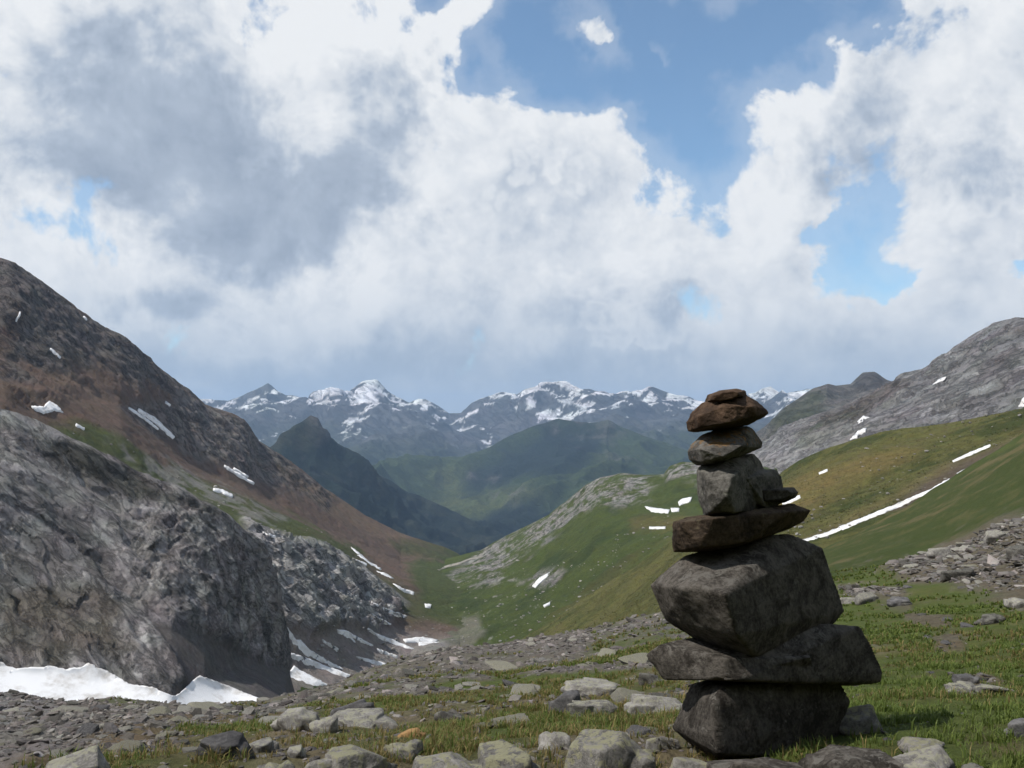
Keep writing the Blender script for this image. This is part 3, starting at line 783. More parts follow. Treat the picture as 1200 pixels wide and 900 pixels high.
ground = sheet('ground', [
    ring([('w', -31, .25, 0.02), ('w', 31, .25, 0.02)], (.25, .02), (.25, .02)),
    ring([('w', -31, 1.2, 0.0), ('w', 31, 1.2, 0.0)], (1.2, .0), (1.2, .02)),
    ring([(0,900,3.0),(300,900,2.8),(600,900,2.72),(900,893,2.8),(1200,885,2.8)], (2.9, -.1), (2.8, .1)),
    ring([(0,858,8.0),(300,848,7.0),(600,830,6.4),(900,800,6.8),(1000,790,6.8),(1200,775,7)], (7.5, -1.3), (7, -.3)),
    ring([(0,836,16),(150,836,15),(300,836,14),(450,795,16),(600,776,18),(760,750,18),(900,735,20),(1000,717,20),(1100,703,20),(1200,694,20)], (15, -3.5), (20, -2.0)),
    ring([(0,814,26),(73,828,26),(117,823,26),(147,821,27),(187,826,27),(247,832,28),(273,827,28),(300,828,28),(320,823,29),(367,810,31),(400,802,32),(417,791,33),(453,780,36),(490,763,39),(534,757,42),(556,758,43),(600,754,45),(655,745,45),(695,737,45),(732,727,45),(776,716,46),(860,698,50),(950,680,50),(1000,674,48),(1100,655,50),(1200,612,50),(1290,570,52)], (24, -6), (52, 0.5)),
    ring([(0,880,62),(300,880,65),(417,860,75),(600,810,90),(776,745,95),(860,690,98),(945,653,120),(1000,626,130),(1050,600,138),(1100,570,145),(1200,507,155),(1290,450,160)], (70, -26), (160, 10.0)),
    ], th_g, [], paint_ground, terrain_mat('turf_and_scree', 0.30, 0.45, 0.55, cracks=.35), density=0.72, smooth_it=8, pinridge=1.0, back=(.6, .30), minseg=8, disp_fn=disp_ground)

# ------------------------------------------------------------------ snow patches draped on the slopes
def ragged(poly, seed, amp=1.0, step=2.5):
    rnd = random.Random(seed)
    out = []
    n = len(poly)
    for i in range(n):
        x1, y1 = poly[i]; x2, y2 = poly[(i + 1) % n]
        L = math.hypot(x2 - x1, y2 - y1)
        k = max(1, int(L / step))
        for j in range(k):
            t = j / k
            a = amp * min(1.0, L / 10.0)
            out.append((x1 + (x2 - x1) * t + (rnd.uniform(-a, a) if j else 0), y1 + (y2 - y1) * t + (rnd.uniform(-a, a) * .6 if j else 0)))
    return out
def strip(pts, w):
    """outline of a narrow band along a line; w = half width at each end and in the middle"""
    n = len(pts); up, dn = [], []
    for i, (x, y) in enumerate(pts):
        a = pts[max(i - 1, 0)]; b = pts[min(i + 1, n - 1)]
        dx, dy = b[0] - a[0], b[1] - a[1]; L = math.hypot(dx, dy)
        hw = w * (0.35 + 0.65 * math.sin(math.pi * (i + .35) / (n - .3)))
        up.append((x - dy / L * hw, y + dx / L * hw)); dn.append((x + dy / L * hw, y - dx / L * hw))
    return up + dn[::-1]
def drape(name, s, poly, mat, lift=0.5, cell=2.0, seed=1, amp=.8, thick=1.2, maxratio=1.05, smooth=0, smooth_near=0.0):
    poly = ragged(poly, seed, amp)
    xs = [p[0] for p in poly]; ys = [p[1] for p in poly]
    pts = list(poly)
    gu, gv = np.meshgrid(np.arange(min(xs), max(xs), cell), np.arange(min(ys), max(ys), cell))
    if gu.size:
        d = in_poly(gu, gv, poly)
        k = d > cell * .55
        pts += list(zip(gu[k].tolist(), gv[k].tolist()))
    n0 = len(poly)
    res = delaunay_2d_cdt([Vector(p) for p in pts], [(i, (i + 1) % n0) for i in range(n0)], [], 1, 1e-6)
    V2, T = res[0], res[2]
    W3, ok = [], []
    for p in V2:
        loc, nor = hit(s, p.x, p.y)
        if loc is None: W3.append(None); continue
        if nor.z < 0: nor = -nor
        W3.append(loc + nor * lift)
    T = [t for t in T if all(W3[i] is not None for i in t)]
    if smooth:      # settle the sheet: a thick snowfield does not follow every rib of the rock
        O = Vector((0, 0, CZ)); nb = {}
        for t in T:
            for a in t: nb.setdefault(a, set()).update(t)
        dist = {i: (W3[i] - O).length for i in nb}; d0 = {i: (W3[i] - O).normalized() for i in nb}
        for _ in range(smooth):
            dist = {i: sum(dist[j] for j in nb[i]) / len(nb[i]) for i in nb}
        for i in nb: W3[i] = O + d0[i] * (dist[i] - smooth_near)
    keep = []
    for t in T:
        ds = [(W3[i] - Vector((0, 0, CZ))).length for i in t]
        if max(ds) / min(ds) < maxratio: keep.append(t)
    if not keep: return None
    # keep the one connected piece
    par = {}
    def root(x):
        while par.setdefault(x, x) != x: x = par[x]
        return x
    for t in keep:
        par[root(t[1])] = root(t[0]); par[root(t[2])] = root(t[0])
    from collections import Counter
    big = Counter(root(t[0]) for t in keep).most_common(1)[0][0]
    keep = [t for t in keep if root(t[0]) == big]
    used = sorted({i for t in keep for i in t}); mp = {k: j for j, k in enumerate(used)}
    verts = [W3[i] for i in used]
    faces = []
    ec = Counter()
    for t in keep:
        a, b, c = (mp[i] for i in t)
        n = (verts[b] - verts[a]).cross(verts[c] - verts[a])
        if n.z < 0: b, c = c, b
        faces.append((a, b, c))
        for e in ((a, b), (b, c), (c, a)): ec[e] += 1
    bord = [e for e in ec if (e[1], e[0]) not in ec]
    low = {}
    for a, b in bord:
        for q in (a, b):
            if q not in low:
                low[q] = len(verts); verts.append(verts[q] - Vector((0, 0, thick)))
        faces.append((a, low[a], low[b])); faces.append((a, low[b], b))
    return mesh_obj(name, [tuple(q) for q in verts], np.array(faces), 3, mat)
def snow(s, poly, label, group, lift=.5, **k):
    snow.n += 1
    o = drape('snow_patch', s, poly, SNOW, lift, seed=snow.n, **k)
    if o: tag(o, label, 'snow', group)
snow.n = 0
snow(cliff, [(-40,770),(0,777),(19,785),(60,782),(76,786),(94,783),(103,779),(125,788),(151,802),(178,805),(204,817),(215,806),(232,793),(264,805),(306,822),(300,838),(245,848),(189,845),(76,845),(0,835),(-40,830)],
     'largest white snowfield along the foot of the dark cliff', None, lift=.8, smooth=30, smooth_near=3.5, maxratio=1.2)
LB = ['thin snow tongue rising highest against the dark cliff edge', 'middle snow tongue of the three beside the dark cliff', 'broad lowest snow tongue at the foot of the dark cliff edge']; GB = 'snow tongues beside the dark cliff'
snow(brown, [(331,719),(334,732),(347,750),(352,750),(362,761),(380,772),(402,784),(397,785),(362,771),(345,758),(334,743),(330,730)], LB[0], GB, lift=.4, smooth=5, smooth_near=1.2)
snow(brown, [(337,764),(362,772),(380,780),(414,792),(405,797),(380,787),(355,778),(338,771)], LB[1], GB, lift=.4, smooth=5, smooth_near=1.2)
snow(brown, [(309,779),(327,784),(340,786),(344,780),(350,785),(387,804),(372,808),(342,796)], LB[2], GB, lift=.4, smooth=5, smooth_near=1.2)
LV = ['snow streak on scree just above the flat valley gravel, upper of two', 'short snow streak just under the upper one above the valley gravel', 'longest snow streak on the scree below the pale cliff', 'forked snow streak right under the pale cliff', 'tiny snow sliver beside the forked streak under the pale cliff', 'short snow streak below the longest one on the pale scree', 'snow streak lowest on the pale scree, close to the near crest']; GV = 'snow streaks below the pale cliff'
for lv, q in zip(LV, ([(435,705),(455,714),(477,722),(470,724),(452,716)], [(436,719),(458,731),(452,731),(437,722)], [(429,734),(440,742),(455,748),(486,761),(475,761),(452,753),(440,746)],
          [(394,737),(405,739),(437,756),(430,756),(412,747),(416,752),(395,742)], [(377,749),(396,760),(394,763),(378,752)], [(441,760),(466,769),(464,772),(442,764)],
          [(415,769),(430,772),(452,778),(450,782),(432,778)])):
    snow(brown, q, lv, GV, lift=.5, smooth=3, smooth_near=1.2)
LE = ['long snow streak at the top edge between brown scree and valley', 'short snow streak beside the long one at the scree edge', 'snow streak in the middle of the row along the scree edge', 'lowest snow streak of the row along the brown scree edge']; GE = 'snow streaks at the edge of the brown scree'
for le, q in zip(LE, ([(411,641),(420,647),(430,656),(447,667),(442,669),(427,660),(417,651)], [(413,654),(430,661),(428,664),(415,658)], [(441,669),(452,672),(462,678),(455,679),(443,673)], [(460,684),(470,689),(485,694),(484,698),(469,694)])):
    snow(brown, q, le, GE, lift=.5, smooth=3, smooth_near=1.2)
for q in ([(472,750),(495,747),(514,751),(505,754),(475,753)], [(490,753),(517,753),(545,757),(540,762),(515,760),(491,758)]):
    snow(brown, q, 'shorter flat snow band by the gravel on the valley floor' if q[0][0] == 472 else 'longer flat snow band by the gravel on the valley floor', 'snow bands on the valley floor', lift=1.0)
snow(brown, [(497,708),(505,709),(504,713),(498,712)], 'tiny snow dot beside the winding path in the valley', None, lift=1.0)
snow(brown, [(35,476),(50,478),(57,471),(66,476),(73,484),(62,481),(50,485),(40,481)], 'notched white snow patch on brown scree just above the dark cliff', None, lift=1.2)
LM = ['thinner of two parallel snow streaks beside the rocky rib', 'wider of two parallel snow streaks beside the rocky rib', 'long snow streak at the lower end of the rocky rib', 'short snow streak just above the long one at the lower rib', 'small snow patch in the grass bench below the brown scree', 'small snow sliver on brown scree below the notched snow patch', 'snow sliver in the dark crags of the brown mountain', 'steep snow sliver high under the brown summit', 'small snow streak just above the top of the pale cliff', 'tiny snow dot on the summit ridge of the brown mountain', 'tiny snow dot on the rocky rib above the parallel streaks']; GM = 'thin snow streaks on the brown mountain'
for lm, (pts, w) in zip(LM, (([(150,478),(167,489),(185,503)], 1.3), ([(161,480),(180,492),(203,513)], 2.6), ([(262,546),(278,556),(297,567)], 1.9), ([(273,549),(290,559)], 1.5), ([(249,574),(260,576),(272,582)], 2.0),
               ([(88,498),(98,503)], 1.5), ([(58,409),(70,419)], 1.3), ([(23,366),(18,376)], 1.3), ([(308,624),(322,629)], 1.6), ([(97,371),(101,375)], 1.2), ([(193,471),(199,475)], 1.4))):
    snow(brown, strip(pts, w), lm, GM, lift=.9, amp=.7)
LK = ['curved snow patch on the shoulder of the green knoll', 'rounded snow patch close beside the cairn on the knoll', 'tiny snow dot between the two larger patches of the knoll', 'flat thin snow bar below the curved patch of the knoll', 'slanting snow patch among pale rocks low on the valley side', 'small snow dot in the grass below the slanting patch']; GK = 'snow patches on the green knoll'
for lk, q in zip(LK, ([(756,594),(769,596),(785,598),(783,602),(764,600)], [(795,589),(800,585),(811,583),(809,588),(796,593)], [(786,596),(796,596),(796,600),(787,600)], strip([(761,619),(780,619)], 1.3), [(624,687),(633,677),(645,671),(642,676),(628,689)], [(637,710),(645,706),(645,709),(638,712)])):
    snow(knoll, q, lk, GK, lift=1.0, amp=.4)
snow(hill, strip([(930,640),(942,634),(970,626),(997,615),(1034,600),(1050,594),(1075,582),(1090,576),(1113,562)], 2.1), 'long bent snow ribbon in the gully of the meadow hill', None, lift=.2, amp=.9, cell=1.5)
LH = ['thin snow strip continuing the long ribbon up the gully', 'thin snow strip above the dirt of the gully', 'short snow strip beside the thin stone tip of the cairn', 'tiny snow dash high on the golden meadow hill']; GH = 'short snow strips on the meadow hill'
for lh, (pts, w) in zip(LH, (([(1122,556),(1145,545),(1167,535)], 1.5), ([(1117,541),(1140,531),(1161,522)], 1.6), ([(917,590),(928,586),(938,582)], 2.6), ([(960,555),(970,551)], 1.6))):
    snow(hill, strip(pts, w), lh, GH, lift=.2, amp=.5, cell=1.5)
LG = ['largest snow patch on the grey mountain, just above the meadow hill', 'small snow patch right above the largest one on the grey mountain', 'slanting snow patch high on the bare grey mountain', 'snow patch on the grey mountain at the meadow hill crest']; GG = 'snow patches on the grey mountain'
for lg, q in zip(LG, ([(997,516),(1006,506),(1025,499),(1030,501),(1022,508),(1008,513)], [(1004,497),(1012,488),(1018,490),(1010,495)], [(1094,451),(1102,445),(1110,442),(1106,446)], [(1194,477),(1200,467),(1215,464),(1212,474)])):
    snow(grey, q, lg, GG, lift=1.5, amp=.6)

# path winding over the valley floor
pth, g_, b_ = new_mat('path_gravel')
pn = g_.noise(g_.n('ShaderNodeNewGeometry').outputs['Position'], .5, 5)
g_.put(b_.inputs['Base Color'], g_.mix(pn, (.20, .18, .15, 1), (.27, .25, .22, 1))); b_.inputs['Roughness'].default_value = 1
for pts, w in (([(566,652),(552,655),(540,660),(524,664),(507,670),(498,676),(488,678),(474,679)], 1.1), ([(500,686),(506,692),(503,698),(505,702),(510,707),(511,712),(516,717),(520,724)], .7)):
    o = drape('path', knoll, strip(pts, w), pth, 1.0, seed=5, amp=.3, cell=1.5)
    if o: tag(o, kind='structure')

# ------------------------------------------------------------------ stones
_ico = {}
def ico(level):
    if level not in _ico:
        bm = bmesh.new(); bmesh.ops.create_icosphere(bm, subdivisions=level, radius=1)
        V = np.array([v.co[:] for v in bm.verts]); F = np.array([[v.index for v in f.verts] for f in bm.faces]); bm.free()
        _ico[level] = (V, F)
    return _ico[level]
def planes_of(pts, c):
    bm = bmesh.new()
    jr = np.random.RandomState(len(pts))
    vs = [bm.verts.new(np.asarray(p) + jr.uniform(-4e-4, 4e-4, 3)) for p in pts]
    r = bmesh.ops.convex_hull(bm, input=vs)
    bm.normal_update()
    out = []
    for f in bm.faces:
        n = np.array(f.normal[:]); d = float(n @ (np.array(f.verts[0].co[:]) - c))
        if d < 0: n, d = -n, -d
        if f.calc_area() > 1e-8: out.append((n, max(d, 1e-3)))
    bm.free()
    return np.array([o[0] for o in out]), np.array([o[1] for o in out])
def carve(planes_list, c, ext, level, sharp, amp, seed, wl):
    """closed stone: the soft intersection of its faces seen from its middle, roughened along the surface"""
    V, F = ico(level)
    D = V * np.asarray(ext); D = D / np.linalg.norm(D, axis=1)[:, None]
    rad = np.zeros(len(D))
    for N, d in planes_list:
        q = np.maximum(D @ N.T / d[None, :], 1e-6)
        m = q.max(1, keepdims=True)
        rr = 1.0 / (m[:, 0] * ((q / m) ** sharp).sum(1) ** (1.0 / sharp))
        rad = np.maximum(rad, rr)
    P = D * rad[:, None]
    # relief: fracture steps and grain
    n = fbm(P / wl, 4, .55, seed=seed) * amp + fbm(P / (wl * .35), 3, .6, seed=seed + 7, ridged=True) * amp * .45
    P = P * (1 + np.clip(n / np.maximum(rad, 1e-4), -.4, .4))[:, None]
    return P + np.asarray(c), F

def stone_mat(name, dark, light, lichen=None, lichen_amt=.5, scale=9.0, second=None, rough=.92):
    m, g, b = new_mat(name)
    tcn = g.n('ShaderNodeTexCoord').outputs['Object']
    oi = g.n('ShaderNodeObjectInfo').outputs['Random']
    off = g.n('ShaderNodeCombineXYZ')
    for k in range(3): g.put(off.inputs[k], g.m('MULTIPLY', oi, (37.0, 91.0, 53.0)[k]))
    p = g.v('ADD', tcn, off.outputs[0])
    n1 = g.noise(p, scale, 8, .62, 2.1, .5)
    n2 = g.noise(p, scale * 7, 6, .7)
    n3 = g.noise(p, scale * 0.45, 4, .55)
    f = g.mapr(g.m('ADD', n1, g.m('MULTIPLY', g.m('SUBTRACT', n2, .5), .7)), .30, .72)
    n6 = g.noise(p, scale * 26, 4, .7)
    f = g.m('MULTIPLY_ADD', g.m('SUBTRACT', n6, .5), .55, f, clamp=True)
    col = g.mix(f, c4(dark), c4(light))
    if second: col = g.mix(g.mapr(n3, .5, .66), col, c4(second))
    hue = g.m('ADD', .78, g.m('MULTIPLY', oi, .44))
    col = g.v('SCALE', col, scale=hue)
    if lichen:
        vo = g.noise(g.v('ADD', p, (3.1, 8.2, 1.7)), scale * 1.9, 7, .68, 2.2, .6)
        up = g.n('ShaderNodeSeparateXYZ'); g.put(up.inputs[0], g.n('ShaderNodeNewGeometry').outputs['Normal'])
        la = g.m('MULTIPLY_ADD', up.outputs[2], .10, vo)
        lm = g.m('MULTIPLY', g.mapr(la, .66 - .20 * lichen_amt, .74 - .20 * lichen_amt), g.mapr(n2, .3, .6, .55, 1.0))
        col = g.mix(lm, col, g.mix(n2, c4(lichen), c4([x * .72 for x in lichen])))
        blk = g.mapr(g.noise(g.v('ADD', p, (9.1, 2.2, 5.7)), scale * 2.6, 5, .6), .64, .70)
        col = g.mix(g.m('MULTIPLY', blk, .55), col, (.035, .033, .030, 1))
    g.put(b.inputs['Base Color'], col)
    b.inputs['Roughness'].default_value = rough
    b.inputs['Specular IOR Level'].default_value = .06
    bp = g.n('ShaderNodeBump'); bp.inputs['Distance'].default_value = .012; bp.inputs['Strength'].default_value = .8
    g.put(bp.inputs['Height'], g.m('MULTIPLY_ADD', n6, .22, g.m('ADD', g.m('MULTIPLY', n1, 1.2), g.m('MULTIPLY', n2, .5))))
    g.put(b.inputs['Normal'], bp.outputs[0])
    return m
M_SCH = stone_mat('dark_schist', (.024, .021, .018), (.105, .094, .082), (.14, .13, .115), .3, 13)
M_BRN = stone_mat('brown_schist', (.022, .017, .013), (.085, .062, .045), (.11, .09, .06), .3, 12)
M_RED = stone_mat('rusty_schist', (.030, .019, .013), (.110, .072, .048), None, 0, 10, second=(.050, .036, .028))
M_GRY = stone_mat('grey_schist', (.036, .034, .030), (.130, .122, .110), (.16, .155, .13), .35, 12)
M_GRO = stone_mat('grey_ochre_schist', (.060, .056, .051), (.190, .178, .162), (.19, .11, .045), .34, 9)
M_LIC = stone_mat('lichen_rock', (.085, .080, .074), (.220, .208, .192), (.25, .24, .155), .55, 17)
M_PAL = stone_mat('pale_rock', (.110, .103, .095), (.260, .247, .228), (.29, .28, .21), .45, 16)
M_SLT = stone_mat('slate_rock', (.055, .053, .054), (.135, .130, .128), None, 0, 8)
M_ORG = stone_mat('ochre_rock', (.15, .085, .036), (.27, .165, .075), None, 0, 9)
M_SCR = stone_mat('scree_rock', (.075, .068, .063), (.200, .185, .170), (.22, .21, .17), .2, 6)

def px_at(u, v, y):
    d = px_dir(u, v); return d * (y / d[1]) + np.array([0, 0, CZ])
def link_mesh(name, P, F, mat, parent=None, origin=None):
    P = np.asarray(P)
    o = mesh_obj(name, P - np.asarray(origin) if origin is not None else P, F, 3, mat)
    if origin is not None: o.location = origin
    if parent: o.parent = parent
    return o

# ------------------------------------------------------------------ the cairn
CY = 2.86
g0, _ = hit(ground, 895, 884)
cairn = bpy.data.objects.new('stone_cairn', None)
COL.objects.link(cairn)
cairn_base = px_at(893, 888, CY)
cairn.location = cairn_base
tag(cairn, 'tall balanced cairn of stacked dark stones standing on the grassy pass', 'cairn')
def cstone(outline, mat, depth, label=None, front=None, back=None, yc=0.0, extra=None, level=6, sharp=330, amp=.005, seed=1, wl=.06, shrink=.62, cen=None, edge=None, ldy=.06, rdy=.10):
    """outline in photo pixels; edge = where the stone comes nearest to us, its outline recedes to both sides; front / back give nearer and farther corners"""
    y = CY + yc
    O = np.array(outline, float); m = O.mean(0)
    if cen is not None: m = np.array(cen, float)
    if edge is None: edge = m[0]
    u0, u1 = O[:, 0].min(), O[:, 0].max()
    dy = lambda u: ldy * (edge - u) / max(edge - u0, 1) if u < edge else rdy * (u - edge) / max(u1 - edge, 1)
    pts = [px_at(u, v, y + dy(u)) for u, v in O]
    if front is None: front = [(m[0] + (u - m[0]) * shrink, m[1] + (v - m[1]) * shrink, -depth) for u, v in O]
    if back is None: back = [(m[0] + (u - m[0]) * .75, m[1] + (v - m[1]) * .8, depth) for u, v in O]
    pts += [px_at(u, v, y + d) for u, v, d in front]
    pts += [px_at(u, v, y + d) for u, v, d in back]
    pts = np.array(pts)
    c = px_at(m[0], m[1], y)
    pl = [planes_of([tuple(p) for p in pts], c)]
    if extra:
        for ex in extra:
            e = np.array([px_at(u, v, y + d) for u, v, d in ex])
            e = np.vstack([e, c + np.array([[.05, .02, .02], [.05, -.02, -.02], [.03, .05, -.02], [.03, -.05, .02], [0, 0, .03], [0, 0, -.03]])])
            pl.append(planes_of([tuple(p) for p in e], c))
    ext = (pts.max(0) - pts.min(0)) * .5
    P, F = carve(pl, c, ext, level, sharp, amp, seed, wl)
    o = link_mesh('stone', P, F, mat, cairn, origin=c)
    o.location = Vector(c) - cairn.location
    if label: o['label'] = label
    return o
# bottom block
cstone([(810,802),(828,797),(984,798),(997,822),(981,867),(972,881),(930,890),(840,892),(812,875),(788,853)], M_SCH, .26, edge=832, ldy=.06, rdy=.14,
       front=[(846,804,-.16),(836,826,-.22),(842,884,-.25),(826,860,-.20),(818,806,-.04),(905,886,-.10)], seed=11, amp=.006, wl=.09, label='dark block at the bottom of the cairn')
# wide slab with the lobe on the left
cstone([(806,764),(838,752),(900,748),(968,731),(1008,734),(1022,757),(1036,789),(1034,800),(1002,804),(900,800),(845,800),(820,796)], M_SCH, .22, edge=850, ldy=.05, rdy=.16,
       front=[(856,774,-.16),(868,797,-.20),(850,797,-.20),(930,800,-.07),(905,770,-.08)],
       extra=[[(757,767,-.02),(774,755,-.04),(795,750,0),(812,747,.06),(778,797,-.05),(826,798,-.17),(853,792,-.20),(760,774,-.02),(795,768,-.10),(846,772,-.18),(790,760,.14),(830,790,.1)]],
       seed=12, label='wide slab with a lobe jutting out to the side', amp=.006, wl=.09)
# big block
cstone([(762,686),(780,669),(803,651),(866,640),(897,627),(924,625),(948,641),(964,642),(990,716),(979,730),(936,757),(886,773),(852,769),(819,751),(780,727)], M_SCH, .26, edge=852, ldy=.05, rdy=.20,
       front=[(868,646,-.02),(849,697,-.27),(863,744,-.25),(884,769,-.14),(818,684,-.20),(800,690,-.17)],
       back=[(790,680,.22),(955,650,.34),(970,715,.34),(860,760,.24),(810,740,.2),(880,632,.2)], seed=13, amp=.005, wl=.1, label='largest angular block of the cairn with a flat dark face', sharp=420)
# flat brown slab
cstone([(789,611),(807,606),(834,602),(888,600),(915,592),(928,590),(950,598),(943,605),(942,611),(927,619),(900,629),(866,641),(840,646),(810,647),(790,647),(788,637)], M_BRN, .20, edge=800, ldy=.02, rdy=.12,
       front=[(800,612,-.12),(838,607,-.15),(820,641,-.15),(870,636,-.10),(925,600,-.02)], seed=14, amp=.008, wl=.05, label='flat brown slab tilted across the cairn', sharp=260)
# small dark slab poking out on the right
cstone([(880,572),(905,573),(918,573),(930,571),(936,577),(933,583),(919,589),(885,592)], M_SCH, .10, seed=15, amp=.004, wl=.05, yc=.10, level=5, label='thin dark stone tip poking out beside the rounded block')
# rounded block with a shoulder
cstone([(816,552),(819,547),(836,545),(853,535),(882,532),(890,538),(896,552),(905,575),(900,596),(888,600),(855,606),(826,606),(818,582)], M_GRY, .19, edge=848, ldy=.05, rdy=.13,
       front=[(826,556,-.10),(842,552,-.12),(858,560,-.15),(852,580,-.17),(862,600,-.13),(832,600,-.12)],
       extra=[[(880,556,.04),(895,550,.08),(909,550,.10),(916,559,.10),(919,575,.12),(916,590,.10),(900,598,.02),(905,552,.2),(915,588,.2)]], seed=16, amp=.009, wl=.07, sharp=120, label='rounded grey block with a shoulder in the upper half of the cairn')
# lichen-stained stone
cstone([(805,530),(810,521),(822,510),(840,503),(876,499),(883,503),(894,519),(892,525),(870,534),(846,543),(831,546),(816,545),(808,539)], M_GRO, .16, edge=862, ldy=.06, rdy=.12,
       front=[(820,526,-.12),(858,512,-.06),(868,523,-.12),(848,535,-.14),(824,541,-.11)], seed=17, amp=.006, wl=.05, label='grey stone with an orange lichen stain')
# rust brown stone
cstone([(805,495),(810,484),(825,472),(846,464),(867,461),(882,467),(897,479),(900,484),(895,489),(876,498),(849,502),(831,504),(813,507),(806,505)], M_RED, .15, edge=845, ldy=.05, rdy=.08,
       front=[(818,488,-.11),(848,476,-.11),(882,476,-.07),(886,487,-.06),(850,496,-.13),(820,501,-.11)], seed=18, amp=.008, wl=.05, sharp=160, label='rust brown oblong stone near the top of the cairn')
# flat cap
cstone([(826,471),(829,463),(843,458),(863,455),(874,458),(876,464),(860,470),(838,474)], M_RED, .09, seed=19, amp=.005, wl=.04, level=5, label='small flat dark stone capping the cairn')

# ------------------------------------------------------------------ boulders and stones on the pass
rng = np.random.RandomState(42)
def rock_mesh(level, seed, ext, nplanes=14, sharp=18, amp=.05, flat=0.0):
    rs = np.random.RandomState(seed)
    N = rs.normal(size=(nplanes, 3)); N /= np.linalg.norm(N, axis=1)[:, None]
    N = np.vstack([N, [[0, 0, 1], [0, 0, -1], [1, 0, 0], [-1, 0, 0], [0, 1, 0], [0, -1, 0]] + rs.normal(size=(6, 3)) * .18])
    N /= np.linalg.norm(N, axis=1)[:, None]
    d = np.concatenate([rs.uniform(.55, 1.0, nplanes), [rs.uniform(.55, .8)], rs.uniform(.78, 1.0, 5)])
    pl = [(N, d)]
    if level >= 4:      # a second lump grown onto the first gives an uneven outline
        for s_, k_ in ((.45, .62), (-.5, .5)):
            o_ = np.array([s_, rs.uniform(-.3, .3), rs.uniform(-.35, .15)])
            N2 = rs.normal(size=(12, 3)); N2[:, 2] *= .8; N2 /= np.linalg.norm(N2, axis=1)[:, None]
            N2 = np.vstack([N2, N[-6:]])
            pl.append((N2, np.maximum(rs.uniform(.7, 1.0, len(N2)) * k_ + N2 @ o_, .06)))
        pl[0] = (N, d * .86)
    P, F = carve(pl, (0, 0, 0), (1, 1, 1), level, sharp, amp, seed, .5)
    P = P * np.asarray(ext)
    return P, F
def boulder(u0, v0, u1, v1, mat, label, group=None, depth=.8, level=4, sink=.30, seed=None, rot=0.0, name='boulder', tilt=0.0, slab=False):
    uc = (u0 + u1) / 2
    vb = v1 - (v1 - v0) * .12
    loc, nor = hit(ground, uc, vb)
    if loc is None: return
    rr = loc.y
    w = (u1 - u0) * rr / FPX / 2
    h = (v1 - v0) * rr / FPX / 2 * (1 + sink) * (1.1 if v1 < 899 else 1.0)
    dp = w * depth if not slab else w * .9
    boulder.n += 1
    P, F = rock_mesh(level, seed or 300 + boulder.n, (w * 1.12, dp * 1.12, h * 1.12), nplanes=7 + boulder.n % 6, amp=.035, sharp=80 + (boulder.n * 17) % 60)
    ca, sa = math.cos(tilt), math.sin(tilt)
    if tilt: P = np.stack([P[:, 0] * ca - P[:, 2] * sa, P[:, 1], P[:, 0] * sa + P[:, 2] * ca], 1)
    o = mesh_obj(name, P, F, 3, mat)
    o.location = (loc.x, loc.y + dp * .55, loc.z + h * (1 - 2.75 * sink))
    o.rotation_euler = (0, 0, rot)
    tag(o, label, 'rock', group)
    placed.append((loc.x, loc.y, label))
    return o
placed = []
boulder.n = 0
